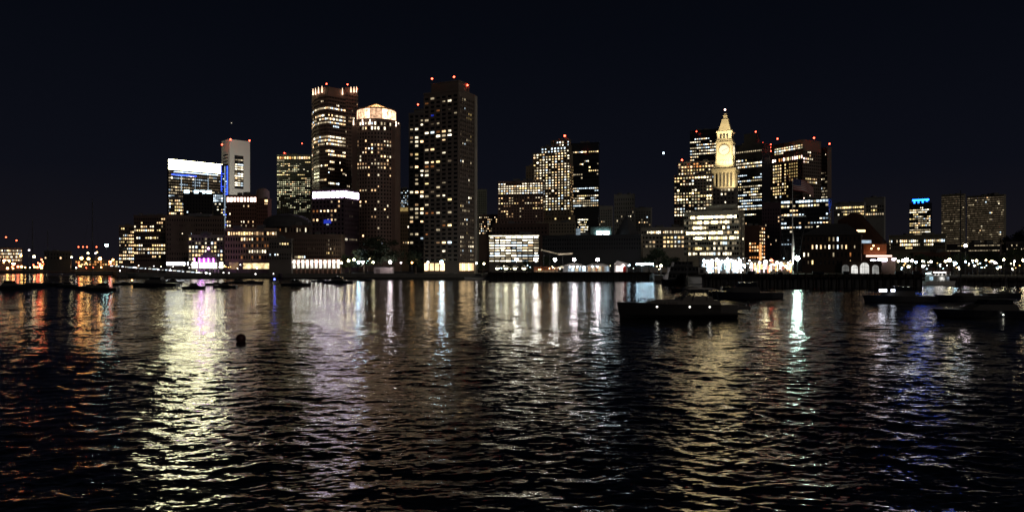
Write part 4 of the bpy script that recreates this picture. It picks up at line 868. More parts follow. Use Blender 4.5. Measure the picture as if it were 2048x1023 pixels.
def yacht():
    D = 99; c = 1355; L = 226/F*D; B = 4.4; fb = 1.75
    r = empty('motor_yacht', (tx(c)*D, D, 0), 'large dark motor yacht in the foreground with three lit portholes', 'yacht', None, rz=PI)
    hg = surf('dark_grey_hull', (.035, .033, .032), .35, .15)
    hull_mesh(L, B, fb, .3, 26, .08).build('hull', hg, r)
    m = hull_mesh(L*1.004, B*1.02, .42, 0, 26, 0); m.build('boot_stripe', blk, r)
    mk = surf('cream_coachroof', (.10, .09, .08), .5)
    cabin_mb(-L*.36, L*.30, B*.7, fb, .55, 1.4).build('cabin', mk, r)
    o = cabin_mb(-L*.30, L*.02, B*.62, fb+.55, .5, .9, .2); o.build('wheelhouse', mk, r)
    m = MB()
    x0, x1, zt = -L*.34, -L*.02, fb+2.05
    for s_ in (-1, 1):
        for x, xx in ((x0, x0+.3), (x0+1.6, x0+1.2), (x1-1.4, x1-1.9), (x1, x1-.9)): m.tube((x, s_*B*.3, fb+.55), (xx, s_*B*.27, zt), .05)
        m.tube((x1+.2, s_*B*.3, fb+.6), (x1-.9, s_*B*.27, zt), .04); m.tube((x0+.3, s_*B*.27, zt), (x1-.9, s_*B*.27, zt), .045)
    m.build('canopy_frame', surf('stainless_tube', (.5, .5, .5), .25, .05, 1, 1), r)
    m = MB(); m.add([(x0+.2, -B*.28, zt+.02), (x0+.2, B*.28, zt+.02), (x1-.9, B*.28, zt+.02), (x1-.9, -B*.28, zt+.02), (x0+.9, -B*.22, zt+.16), (x0+.9, B*.22, zt+.16), (x1-1.6, B*.22, zt+.16), (x1-1.6, -B*.22, zt+.16)],
        [(0, 1, 5, 4), (1, 2, 6, 5), (2, 3, 7, 6), (3, 0, 4, 7), (4, 5, 6, 7), (3, 2, 1, 0)]); m.build('canopy', surf('grey_canvas', (.3, .29, .27), .8), r)
    m = MB(); m.add([(x1-.35, -B*.29, fb+.9), (x1-.35, B*.29, fb+.9), (x1-.95, B*.27, zt-.15), (x1-.95, -B*.27, zt-.15), (x1-.4, -B*.29, fb+.9), (x1-.4, B*.29, fb+.9), (x1-1.0, B*.27, zt-.15), (x1-1.0, -B*.27, zt-.15)],
        [(0, 1, 2, 3), (7, 6, 5, 4), (0, 4, 5, 1), (1, 5, 6, 2), (2, 6, 7, 3), (3, 7, 4, 0)]); m.build('windscreen', surf('windscreen_glass', (.08, .09, .10), .08), r)
    for px in (1309, 1372, 1411):
        x = -(px-c)/F*D; t = x/L+.5
        hb = B/2*(1-max(0, (t-.45)/.55)**2.3); p = (x, hb+.0, 1.42)
        m = MB(); m.ball((x, hb*.95, 1.48), .13, 10, 6, .8); m.build('porthole', glow('porthole_glow', (1, .96, .85), 5 if px != 1372 else 1.2), r)
    m = MB(); n = 14
    pts = []
    for i in range(n+1):
        t = .5+.48*i/n; x = -L/2+L*t; hb = B/2*(1-max(0, (t-.45)/.55)**2.3); pts.append((x, hb*.93, fb*(1+.3*max(0, t-.3)**1.5)))
    for s_ in (-1, 1):
        for i, (x, y, z) in enumerate(pts):
            m.tube((x, y*s_, z), (x, y*s_, z+.62), .022, n=4)
            if i: a = pts[i-1]; m.tube((a[0], a[1]*s_, a[2]+.62), (x, y*s_, z+.62), .022, n=4)
    m.build('railing', surf('stainless_tube', (.5, .5, .5), .25), r)
    # stern davits carrying an outboard dinghy
    m = MB(); m.box(-L*.5-.55, 0, .35, 1.2, B*.7, .12); m.build('swim_platform', wood, r)
    m = MB(); m.tube((-L*.5+.2, 1, fb), (-L*.5-1.4, 1, fb+.15), .06); m.tube((-L*.5+.2, -1, fb), (-L*.5-1.4, -1, fb+.15), .06); m.tube((-L*.46, 1, fb), (-L*.5-.3, 1, fb-.6), .06); m.build('davit', steel, r)
    d = empty('dinghy', (tx(1481)*D, D, 1.25), 'small black inflatable dinghy slung from davits at the yacht stern', 'dinghy')
    m = MB()
    for s_ in (-1, 1): m.tube((-.95, s_*.9-.0, 0), (.95, s_*.9, 0), .24, .2, 8)
    m.tube((-.95, -.9, 0), (-.95, .9, 0), .22, .22, 8); m.tube((.95, -.9, 0), (.95, .9, 0), .22, .22, 8); m.build('tube', blk, d)
    m = MB(); m.box(0, 0, -.12, 1.8, 1.6, .1); m.build('floor_board', blk, d)
    m = MB(); m.box(1.0, 0, .1, .35, .35, .5); m.ball((1.0, 0, .62), .27); m.tube((1.1, 0, .2), (1.25, 0, -.6), .08); m.build('outboard_motor', blk, d)
    return r

def ferry():
    D = 262; r = empty('ferry', (tx(1366)*D, D, 0), 'dark three deck harbour ferry moored left of the busy quay', 'ferry', None, rz=PI)
    L = 84/F*D; B = 6
    hull_mesh(L, B, 1.9, .1, 18, .05).build('hull', navy, r)
    dk = surf('dark_ferry_paint', (.04, .045, .05), .5)
    z = 1.9
    for k, (a, b_, h) in enumerate(((-L*.46, L*.40, 2.4), (-L*.44, L*.36, 2.2), (-L*.2, L*.26, 1.8))):
        o = cabin_mb(a, b_, B*(.9-.08*k), z, h-.15, .5, .1, .98).build('deck_house', dk, r)
        m = MB(); m.box((a+b_)/2, 0, z+h-.15, (b_-a)+.8, B*(.98-.08*k), .15); m.build('deck_roof', surf('darkened_white_paint', (.05, .05, .05)), o)
        n = int((b_-a)/1.3)
        for i in range(n):
            m = MB(); m.box(a+(i+.6)*(b_-a-.4)/n, B*(.9-.08*k)/2*.99, z+.9, .8, .06, .8); m.build('window', winmat('.'), o)
        z += h
    m = MB(); m.box(-L*.40, B*.46, 3.1, 2.6, .1, 3.2); m.build('side_panel', surf('pale_panel', (.42, .42, .40)), r)
    m = MB(); m.box(-L*.40, B*.475, 4.2, 1.2, .12, 1.3); m.build('door', blk, r)
    m = MB(); m.tube((0, 0, z), (0, 0, z+1.5), .07); m.box(0, 0, z+.9, .1, 1.6, .1); m.build('mast', steel, r)
    m = MB()
    for i in range(16):
        x = -L*.48+i*L*.055
        m.tube((x, B*.46, 6.35), (x, B*.46, 7.3), .03, n=4)
    m.tube((-L*.48, B*.46, 7.3), (L*.35, B*.46, 7.3), .03, n=4); m.build('railing', steel, r)

def tour_boat():
    D = 262; r = empty('tour_boat', (tx(1878)*D, D, 0), 'white harbour tour boat with bright open deck lights at the right', 'tour boat', None)
    L = 60/F*D; B = 3.4
    hull_mesh(L, B, 1.2, .2, 14).build('hull', white, r)
    cabin_mb(-L*.40, L*.28, B*.8, 1.2, 2.2, .8).build('cabin', surf('white_boat_paint', (.6, .62, .62)), r)
    for x, w, c, s in ((-L*.33, 1.2, (.55, .85, 1), .5), (L*.02, 1.8, (1, .98, .9), 1.0), (L*.22, .9, (.7, .85, 1), .4)):
        m = MB(); m.box(x, -B*.41, 1.7, w, .06, 1.2); m.build('cabin_window', glow('tour_window_%d' % int(x*10), c, s, True, .8, 1.2), r)
    m = MB(); m.box(0, 0, 4.6, L*.62, B*.8, .12); o = m.build('canopy', white, r)
    m = MB()
    for i in range(6):
        for s_ in (-1, 1): m.tube((-L*.3+i*L*.12, s_*B*.38, 3.4), (-L*.3+i*L*.12, s_*B*.38, 4.6), .05)
    m.build('post', white, o)
    m = MB(); m.box(L*.02, 0, 4.4, 3.2, B*.6, .15); m.build('canopy_light', glow('canopy_light', (1, .93, .88), 14), o)
    m = MB(); m.box(-L*.36, 0, 3.95, 1.0, B*.5, .12); m.build('stern_light', glow('stern_light', (.7, .95, 1), 10), r)
    m = MB(); m.tube((L*.3, 0, 3.2), (L*.3, 0, 7), .06); m.build('mast', steel, r)

# ------------------------------------------------------------------ setting
def poly_slab(name, pts, z0, z1, mat, label=None, kind='structure'):
    m = MB(); m.prism([(tx(p[0])*p[1], p[1]) for p in pts], z0, z1); o = m.build(name, mat); tag(o, label, None, None, kind); return o
def setting():
    GZ = 2.5
    asph = surf('quay_paving', (.06, .058, .055), .9, .3, .3)
    # quay line, near to far; front edge columns in photo px with their distance
    front = [(-900, 700), (150, 700), (152, 500), (226, 500), (236, 392), (560, 388), (566, 374), (975, 362), (1305, 362), (1310, 300), (1850, 290), (1862, 290), (2400, 285)]
    pts = front+[(2500, 4000), (-500, 4000)]
    m = MB(); m.prism([(tx(a)*d, d) for a, d in pts], -3, GZ); tag(m.build('ground', asph), kind='structure')
    # granite quay coping
    st = surf('granite_quay', (.12, .115, .105), .8, .3, .6, 0, .3)
    m = MB()
    for (a, d), (c, e) in zip(front, front[1:]):
        f = Face((tx(a)*d, d), (tx(c)*e, e)); m.fbox(f, 0, f.w, .8, GZ+.35, -.4, .25)
    tag(m.build('quay_wall', st), 'long dark granite quay wall edging the waterfront below the city', 'quay wall')
    # central pier
    def pier(name, label, x0, x1, Df, Db, zt, step=8):
        c = P((x0+x1)/2, 0, Df); root = empty(name, (c.x, c.y, 0), label, 'pier')
        a, b_ = tx(x0)*Df-c.x, tx(x1)*Df-c.x
        m = MB(); m.prism([(a, 0), (b_, 0), (b_, Db-Df), (a, Db-Df)], zt-.7, zt); m.build('deck', wood, root)
        m = MB(); m.prism([(a+.6, 1.2), (b_-.6, 1.2), (b_-.6, Db-Df), (a+.6, Db-Df)], -1, zt-.7); m.build('bulkhead', blk, root)
        n = int((b_-a)/step); 
        for i in range(min(n, 90)):
            x = a+(i+.5)*(b_-a)/n
            m = MB(); m.cyl(x, -.25, -1.5, zt+.5, .26, .22, 8); m.build('pile', wood, root)
        m = MB()
        m.box((a+b_)/2, .25, zt, b_-a, .2, .28)
        m.build('edge_beam', wood, root)
    pier('pier', 'long dark timber pier carrying the lit pavilion at centre', 976, 1303, 330, 362, 3.6, 2.6)
    pier('pier', 'long black pier in front of the busy quay and gabled wharf building', 1402, 1850, 231, 292, 3.9, 2.4)
    pier('pier', 'short dark pier at the right edge under the promenade lamps', 1856, 2110, 262, 290, 2.2, 3)
    # railings and clutter on right pier
    R = random.Random(8)
    for k, (px, w, h) in enumerate(((1502, 14, 1.4), (1560, 9, 1.0), (1636, 22, 1.0), (1692, 12, 1.3), (1832, 14, 1.5), (1798, 16, 1.2))):
        D = 236; p = P(px, 0, D); lb = ['below the plum block', 'left of the flagpole', 'under the dark gabled wing', 'by the first white arch', 'at the right end of the black pier', 'near the right end of the black pier'][k]
        root = empty('upturned_boat', (p.x, p.y, 3.9), 'covered dark skiff stored on the black pier '+lb, 'skiff', 'skiffs stored on the pier')
        W = w/F*D; m = hull_mesh(W, .9, h*.5, 0, 10); m.v = [(x, y, z+.5) for x, y, z in m.v]; m.build('hull', navy, root)
        
        for x in (-W*.25, W*.25): m = MB(); m.box(x, 0, 0, .3, .8, .5); m.build('trestle', wood, root)
    # distant hill at far horizon
    # pavilion on pier
    D = 345; c = P(1172, 0, D); z = 3.6
    r = empty('pier_pavilion', (c.x, c.y, z), 'low glass pavilion with pale roofs and bright interior on the central pier', 'pavilion')
    def X(px): return tx(px)*D-c.x
    m = MB(); m.box((X(1112)+X(1222))/2, 6, 0, X(1222)-X(1112), 8, .2); m.build('floor_slab', conc, r)
    m = MB(); m.box((X(1128)+X(1222))/2, 9.5, .2, X(1222)-X(1128), .3, 2.9); m.build('back_wall', surf('pavilion_wall', (.5, .5, .5)), r)
    for x0, x1 in ((1131, 1168), (1176, 1218)):
        a, b_ = X(x0), X(x1); m = MB(); m.add([(a, 1.5, 3.3), (b_, 1.5, 3.3), (b_, 10, 3.3), (a, 10, 3.3), (a+2.4, 4, 4.3), (b_-2.4, 4, 4.3), (b_-2.4, 8, 4.3), (a+2.4, 8, 4.3), (a, 1.5, 3.1), (b_, 1.5, 3.1), (b_, 10, 3.1), (a, 10, 3.1)],
            [(0, 1, 5, 4), (1, 2, 6, 5), (2, 3, 7, 6), (3, 0, 4, 7), (4, 5, 6, 7), (11, 10, 9, 8), (8, 9, 1, 0), (9, 10, 2, 1), (10, 11, 3, 2), (11, 8, 0, 3)]); m.build('roof', surf('pale_roof', (.55, .52, .48), .6), r)
    cols = [('c', 1137, 1143), ('C', 1144, 1149), ('n', 1151, 1157), ('c', 1159, 1163), ('C', 1166, 1172), ('w', 1177, 1183), ('n', 1185, 1190), ('o', 1191, 1196), ('n', 1197, 1203), ('w', 1205, 1210), ('c', 1213, 1219)]
    for k, a, b_ in cols:
        m = MB(); m.box((X(a)+X(b_))/2, 2.6, .5, X(b_)-X(a), .1, 2.4); m.build('window', winmat(k), r)
    m = MB()
    for i in range(17): m.box(X(1130)+i*(X(1220)-X(1130))/16, 2.2, .2, .18, .18, 2.9)
    m.build('posts', surf('pavilion_post', (.4, .4, .4)), r)
    for px in (1141, 1148, 1155, 1169, 1186, 1196): 
        m = MB(); m.ball((X(px), 2.2, 2.7), .3); m.build('lamp', glow('pavilion_lamp', (.85, .92, 1), 30), r)
    # amber snack terrace + angled canopy
    r = empty('angled_canopy', P(1110, 0, 350).to_2d().to_3d()+Vector((0, 0, 3.6)), 'tall angled canopy on thin posts left of the lit pavilion', 'canopy')
    D = 350; c = P(1110, 0, D)
    def q(px, py, dy=0): p = P(px, py, D); return (p.x-c.x, dy, p.z-3.6)
    m = MB()
    def slab(a, b_, y0, y1, th):
        m.add([(a[0], y0, a[2]), (b_[0], y0, b_[2]), (b_[0], y1, b_[2]), (a[0], y1, a[2]), (a[0], y0, a[2]+th), (b_[0], y0, b_[2]+th), (b_[0], y1, b_[2]+th), (a[0], y1, a[2]+th)], [(3, 2, 1, 0), (4, 5, 6, 7), (0, 1, 5, 4), (1, 2, 6, 5), (2, 3, 7, 6), (3, 0, 4, 7)])
    slab(q(1082, 500), q(1117, 508.5), 0, 5, .5); slab(q(1116, 510), q(1145, 508.5), -2, 6, .8); m.build('canopy_roof', surf('cream_canopy', (.6, .52, .36), .6), r)
    m = MB()
    for px, py in ((1088, 502), (1126, 510), (1100, 505)): a = q(px, py, 2); m.tube((a[0], 2, 0), (a[0], 2, a[2]), .16)
    m.build('post', surf('darkened_white_paint', (.05, .05, .05)), r)
    r = empty('snack_bar', P(1093, 0, 348).to_2d().to_3d()+Vector((0, 0, 3.6)), 'open snack terrace glowing orange below the angled canopy', 'snack bar')
    m = MB(); m.box(0, 5, 0, 11.5, .3, 2.6); m.build('back_wall', surf('orange_boards', (.35, .12, .05)), r)
    m = MB(); m.box(0, 3, 2.6, 12, 5, .2); m.build('roof', surf('rust_canvas', (.15, .05, .03)), r)
    m = MB()
    for i in range(8): m.box(-5.6+i*1.6, 1, 0, .12, .12, 2.6)
    m.build('post', wood, r)
    m = MB(); m.box(0, 2, 0, 11, .6, 1.0); m.build('counter', surf('tan_counter', (.35, .25, .15)), r)
    for x in (-3.6, -2.8, 1.5, 4): m = MB(); m.ball((x, 1.8, 1.9 if x > 0 else 1.4), .28); m.build('lamp', glow('snack_lamp', (1, .58, .25), 9), r)
    D = 340; r = empty('ticket_tent', P(1120, 0, D).to_2d().to_3d()+Vector((0, 0, 3.6)), 'small cream peaked tent at the left end of the lit pavilion', 'tent')
    m = MB(); m.add([(-2, 0, 2), (2, 0, 2), (2, 4, 2), (-2, 4, 2), (1.2, 2, 3.2)], [(0, 1, 4), (1, 2, 4), (2, 3, 4), (3, 0, 4), (3, 2, 1, 0)]); m.build('tent_roof', surf('cream_canvas', (.7, .66, .5)), r)
    m = MB()
    for x in (-1.9, 1.9):
        for y in (.1, 3.9): m.box(x, y, 0, .1, .1, 2)
    m.build('post', steel, r)
    m = MB(); m.ball((0, 1.0, 1.7), .22); m.build('lamp', glow('tent_lamp', (1, .85, .55), 12), r)
    # red and white kiosk
    D = 338; c = P(1244, 0, D); r = empty('kiosk', (c.x, c.y, 3.6), 'small white lit kiosk with a red doorway at the right end of the pier', 'kiosk')
    m = MB(); m.box(0, 3, 0, 5.6, 4, 3.4); m.build('wall', surf('white_boards', (.75, .7, .68)), r)
    m = MB(); m.add([(-3.2, .6, 3.4), (3.4, .6, 3.4), (3.4, 5.4, 3.4), (-3.2, 5.4, 3.4), (-2.2, .8, 5.2), (-1.8, 3, 5.6), (3.6, .8, 4.2), (3.6, 5.2, 4.2)], [(0, 1, 6, 4), (1, 2, 7, 6), (2, 3, 5, 7), (3, 0, 4, 5), (4, 6, 7, 5), (3, 2, 1, 0)]); m.build('roof', surf('white_boards', (.75, .7, .68)), r)
    m = MB(); m.box(1.3, .9, .0, 1.3, .2, 2.8); m.build('door', surf('red_paint', (.6, .03, .02)), r)
    for x, w, k in ((-2.0, 1.2, 'X'), (-.6, .9, 'N'), (.2, .5, 'P')): m = MB(); m.box(x, .92, .5, w, .16, 2.5); m.build('lit_window', glow('kiosk_panel', (1, .85, .78), 2.2), r)
    m = MB(); m.ball((.6, .5, 3.2), .35); m.build('lamp', glow('kiosk_lamp', (1, .9, .85), 20), r)
    # row of down-lit tables/bollards right of kiosk
    lbs = ['first from the kiosk', 'second from the kiosk', 'third from the kiosk', 'fourth from the kiosk', 'fifth from the kiosk', 'sixth from the kiosk', 'seventh and last from the kiosk']
    for i in range(7):
        lamp(1274+i*5.2, 527.5, 345, BLU, 45, .42, 'bluish dock bollard light, '+lbs[i], cat='bollard light', name='bollard_light', group='bollard lights right of the kiosk')
    lamp(1322, 531, 350, YEL, 20, .6, 'cream lamp at the far right end of the bollard lights', cat='street lamp')
    lamp(1258, 530, 350, BLU, 16, .5, 'bluish lamp just right of the red and white kiosk', cat='street lamp')
    # violet pavilion left
    D = 400; c = P(407, 0, D); r = empty('violet_pavilion', (c.x, c.y, GZ), 'round domed waterfront pavilion lit violet on the left quay', 'pavilion'); r.scale = (1.3, 1.3, 1.3)
    vm = surf('pavilion_dome_metal', (.4, .35, .4), .5)
    m = MB(); m.cyl(0, 5, 4.6, 6.3, 4.4, 4.2, 20); m.cyl(0, 5, 6.3, 9.2, 4.4, 1.2, 20); m.cyl(0, 5, 9.2, 10.2, .9, .9, 12); m.build('dome', vm, r)
    m = MB()
    for i in range(12): a = 2*PI*i/12; m.cyl(4.2*math.cos(a), 5+4.2*math.sin(a), 0, 4.6, .18, .18, 8)
    m.build('columns', white, r)
    for x in (-4.0, -1.9, .0, 1.9, 4.0): m = MB(); m.box(x, .35, 4.4, .5, .2, 2.0); m.build('violet_light', glow('violet_light', (.8, .16, 1), 9), r)
    m = MB(); m.ball((0, 5, 10.6), .5); m.build('lamp', glow('violet_tip', (1, .5, 1), 8), r)
    l = bpy.data.lights.new('violet_uplight', 'POINT'); l.energy = 800; l.color = (.6, .1, 1); l.shadow_soft_size = .3; o = bpy.data.objects.new('violet_uplight', l); COL.objects.link(o); o.parent = r; o.location = (0, -2.5, 5.0)
    # pier ramp with row of white lights (left)
    D = 388; r = empty('gangway', (tx(320)*D, 392, 0), 'long sloping covered gangway lined with white lights on the left quay', 'gangway')
    bx = tx(320)*D
    a, b_ = P(224, 530, 398), P(420, 545, 345)
    m = MB()
    def gq(p, dz): return Vector((p.x-bx, p.y-392, p.z+dz))
    A, B2 = gq(a, 0), gq(b_, 0); dn = Vector((0, 1.6, 0))
    m.add([A-dn, B2-dn, B2+dn, A+dn, A-dn+Vector((0, 0, .3)), B2-dn+Vector((0, 0, .3)), B2+dn+Vector((0, 0, .3)), A+dn+Vector((0, 0, .3))], [(3, 2, 1, 0), (4, 5, 6, 7), (0, 1, 5, 4), (1, 2, 6, 5), (2, 3, 7, 6), (3, 0, 4, 7)]); m.build('roof', surf('pale_panel', (.42, .42, .40)), r)
    m = MB()
    for i in range(24):
        p = A.lerp(B2, (i+.5)/24); m.tube((p.x, p.y-1.5, p.z), (p.x, p.y-1.5, max(.6, p.z-3.2)), .07, n=5)
    m.build('posts', steel, r)
    R = random.Random(3)
    for i in range(24):
        p = A.lerp(B2, (i+.5+R.uniform(-.2, .2))/24); m = MB(); m.box(p.x, p.y-1.7, p.z-.45, R.uniform(.5, 1.9), .2, R.choice((.18, .3, .4))); m.build('strip_light', glow('strip_light_%d' % (i % 3), ((.9, .96, 1), (1, .98, .85), (.75, .9, 1))[i % 3], (3.5, 1.2, 2)[i % 3]), r)
    # pale shed on the quay
    D = 376; c = P(766, 0, D); r = empty('quay_shed', (c.x, c.y, GZ), 'pale blank sided shed on the quay under the big tree', 'shed')
    m = MB(); m.box(0, 3, 0, 9.6, 5, 3.6); m.build('wall', surf('shed_cladding', (.55, .47, .45), .8), r)
    m = MB(); m.box(0, 3, 3.6, 10.2, 5.6, .25); m.build('roof', slate, r)
    m = MB(); m.box(-2.6, .45, 0, 2, .12, 2.5); m.build('door', surf('shed_door', (.3, .25, .24)), r)
    # buoy
    D = H*F/(683-HY); c = P(482, 0, D)
    r = empty('mooring_buoy', (c.x, c.y, 0), 'round dark mooring buoy floating alone in the left foreground', 'buoy')
    m = MB(); m.ball((0, 0, .28), .45, 20, 12); m.build('float', surf('dark_red_buoy', (.05, .012, .01), .5), r, smooth=True)
    m = MB(); m.tube((0, 0, .6), (0, 0, .72), .05); m.tube((-.06, 0, .76), (.06, 0, .76), .03); m.build('mooring_eye', steel, r)
    for px, py, lb in ((1283, 646, 'small spherical mooring buoy near the bow of the foreground yacht'),):
        pass
    # flagpole with yard and flag
    D = 262; c = P(1585, 0, D); GZ = 3.9; r = empty('flagpole', (c.x, c.y, GZ), 'white flagpole with a crossed yard, lit from its foot, beside the green lamp', 'flagpole')
    zt = zy(362, D)-GZ; wm = surf('white_paint', (.75, .75, .72), .5)
    m = MB(); m.cyl(0, 0, 0, 1.0, .5, .35, 10); m.tube((0, 0, 1), (0, 0, zt*.55), .22, .17, 8); m.tube((0, 0, zt*.55), (0, 0, zt), .15, .07, 8); m.ball((0, 0, zt+.1), .16); m.build('pole', wm, r)
    zy_ = zy(432, D)-GZ; m = MB(); m.tube((-5.2, 0, zy_), (4.8, 0, zy_), .1, .08); m.build('yard', wm, r)
    m = MB()
    for s_ in (-1, 1): m.tube((s_*5, 0, zy_), (0, 0, zt*.93), .03, n=4); m.tube((s_*5, 0, zy_), (s_*1.2, 0, .4), .03, n=4)
    m.build('stays', steel, r)
    l = bpy.data.lights.new('uplight', 'SPOT'); l.energy = 9000; l.spot_size = math.radians(40); l.color = (1, .97, .9); l.shadow_soft_size = .2
    o = bpy.data.objects.new('uplight', l); COL.objects.link(o); o.parent = r; o.location = (.2, -2.6, .4); o.rotation_euler = (Vector((0, 0, 9))-Vector((.2, -2.6, .4))).to_track_quat('-Z', 'Y').to_euler()
    f = empty('furled_pennant', (c.x, c.y-.35, zy(528, D)), 'long white furled pennant hanging down the flagpole', 'pennant')
    m = MB()
    zz = [0, .5, 2.5, 4.4, 4.8, 6.5, 9, 12]; ww = [.15, .35, .5, .58, .5, .62, .4, .05]
    for k in range(len(zz)-1): m.cyl(0, 0, zz[k], zz[k+1], ww[k]*.8, ww[k+1]*.8, 9)
    m.build('cloth', surf('white_canvas', (.8, .8, .76), .9), f)
    # flag
    f = empty('flag', (c.x+.2, c.y, zy(380, D)), 'striped red and white flag with a dark blue corner streaming from the flagpole', 'flag')
    NX, NZ = 24, 13; Lf, Hf = 8.2, 4.3
    def fp(i, j):
        u = i/NX; v_ = j/NZ; return (u*Lf*.93, .5*math.sin(u*7+v_)*(.3+u), v_*Hf*(1-.15*u)-u*u*2.6-.12*math.sin(u*9))
    for nm, test, mt in (('red_stripes', lambda i, j: j % 2 == 0 and not (i < 9 and j > 5), surf('flag_red', (.35, .03, .035))), ('white_stripes', lambda i, j: j % 2 == 1 and not (i < 9 and j > 5), surf('flag_white', (.5, .48, .46))), ('blue_canton', lambda i, j: i < 9 and j > 5, surf('flag_blue', (.02, .03, .12)))):
        m = MB()
        for i in range(NX):
            for j in range(NZ):
                if test(i, j): m.add([fp(i, j), fp(i+1, j), fp(i+1, j+1), fp(i, j+1)], [(0, 1, 2, 3)])
        m.build(nm, mt, f)
        if nm == 'blue_canton':
            m = MB()
            for a in range(5):
                for b2 in range(4):
                    p = fp(1+a*1.6, 6.8+b2*1.6); m.box(p[0], p[1]-.03, p[2], .12, .04, .12)
            m.build('stars', surf('flag_white', (.5, .48, .46)), f)
    # star
    p = P(1327, 306, 5000)
    m = MB(); m.ball((0, 0, 0), 7); o = m.build('bright_star', glow('star_glow', (.6, .78, 1), 6, False), None, p); tag(o, 'bright bluish white point of light alone in the night sky', 'star')
    p = P(463, 246, 5000); m = MB(); m.ball((0, 0, 0), 2.6); o = m.build('faint_star', glow('faint_star_glow', (1, .9, .7), 1.2, False), None, p); tag(o, 'faint tiny point of light above the pale grey tower', 'star')
    RQ = random.Random(12)  # low fronts added so their glowing panels stand in for the quay glare
    for nm, lb, x0, x1, yt, D, cols in (('bluish_glare_front', 'added low restaurant blazing bluish white under the eight storey block', 1404, 1492, 515, 366, ('BLU', 'WHT', 'BLU', 'BLU', 'WHT', 'CYA', 'WHT', 'BLU', 'WHT', 'YEL')*3),
                           ('warm_glare_front', 'added low glare front glowing pink, orange and white between the orange strip and the flagpole', 1497, 1586, 520, 366, ('PNK', 'WHT', 'PNK', 'RED', 'YEL', 'WHT', 'ORG', 'PNK', 'ORG', 'YEL')*3)):
        c = P((x0+x1)/2, 0, D); r = empty(nm, (c.x, c.y, 2.5), lb, 'glarefront')
        W = (x1-x0)/F*D; hh = zy(yt, D)-2.5
        m = MB(); m.box(0, 3, 0, W, 5.4, hh-.3); m.build('wall', concd, r)
        m = MB(); m.box(0, 2.4, hh-.3, W+.8, 7.4, .3); m.build('roof', slate, r)
        for i, k in enumerate(cols):
            w = W/len(cols); x = -W/2+w*(i+.5)
            if RQ.random() < .22: continue
            zb = RQ.choice((.7, .9, 1.8, 2.6)); m = MB(); m.box(x, .22, zb, w*RQ.uniform(.55, .86), .12, (hh-.8-zb)*RQ.uniform(.6, 1))
            cc = {'BLU': (.6, .85, 1), 'CYA': (.4, .9, 1), 'WHT': (1, .96, .9), 'PNK': (1, .7, .75), 'RED': (1, .3, .15), 'YEL': (1, .75, .4), 'ORG': (1, .42, .12)}[k]
            q_ = RQ.choice((1.2, 3, 7)); m.build('window', glow('glarefront_%s_%d' % (k.lower(), int(q_)), cc, q_, True, .8, .7), r)
            if i % 3: continue
            m = MB(); m.box(x+w, -.9, 2.7+RQ.random(), w*2.2, 2.0, .12); m.build('awning', surf('navy_awning', (.03, .05, .12), .9), r)
    # parked cars with tail lights on the quay
    # trees
    T = [(0, 762, 545, 380, 68, 88, 'big dark tree on the quay between the white lamps and the slab towers'), (1, 728, 545, 392, 52, 66, 'dark tree left of the biggest quay tree'),
         (2, 832, 545, 385, 44, 40, 'tree lit amber at the foot of the shorter slab tower'), (1, 700, 545, 400, 38, 44, 'small dark tree nearest the white arcade'), (0, 1318, 545, 375, 48, 50, 'dark tree behind the ferry bow'),
         (2, 1298, 545, 385, 38, 36, 'smaller dark tree left of the ferry'), (1, 1345, 545, 385, 36, 40, 'dark tree hidden partly by the ferry roof'), (0, 1053, 545, 372, 26, 26, 'small tree on the pier right of the parking decks centre'), (1, 1010, 545, 372, 24, 26, 'small tree in front of the parking decks at the left'),
         (2, 1096, 545, 380, 34, 26, 'small dark tree behind the snack terrace'), (0, 965, 545, 380, 26, 20, 'small tree between the slab tower and the parking decks')]
    GZ = 2.5
    for a in T: make_tree(*a)
    # glowing parasols by the garage
    for k, px in enumerate((995, 1012, 1030, 1048)):
        D = 350; c = P(px, 0, D); r = empty('lit_parasol', (c.x, c.y, 3.6), ['leftmost', 'second from the left', 'third from the left', 'rightmost'][k]+' of the glowing cream parasols before the parking decks', 'parasol', 'lit parasols on the central pier')
        m = MB(); m.cyl(0, 0, 2.2, 3.4, 1.9, .1, 8); m.build('canopy', surf('cream_canvas', (.7, .66, .5)), r); m = MB(); m.tube((0, 0, 0), (0, 0, 2.4), .05); m.build('pole', steel, r)
        m = MB(); m.cyl(0, 0, 1.5, 2.0, .8, .8, 8); m.build('lantern', glow('parasol_lantern', (1, .98, .68), 22), r)
    for k, (px, h, w) in enumerate(((1800, 38, 44), (1835, 44, 50), (1872, 34, 44), (1915, 40, 46), (1955, 44, 50), (1990, 44, 44), (2030, 50, 54), (2060, 56, 50))):
        make_tree(k, px, 545, 345+k % 3*9, h, w, ['dark promenade tree right of the gabled wharf building', 'dark promenade tree left of the rust roofed house', 'dark promenade tree in front of the rust roofed house', 'dark promenade tree left of the tall ship mast', 'dark promenade tree right of the tall ship mast', 'dark promenade tree below the wide dim tower right half', 'dark promenade tree second from the right edge', 'dark promenade tree at the right edge'][k])
    for k, (px, h, w) in enumerate(((2022, 75, 50), (2050, 80, 60))):
        make_tree(k+1, px, 545, 560, h, w, ['tall dark tree rising behind the right edge block', 'tall dark tree cut by the right edge'][k])

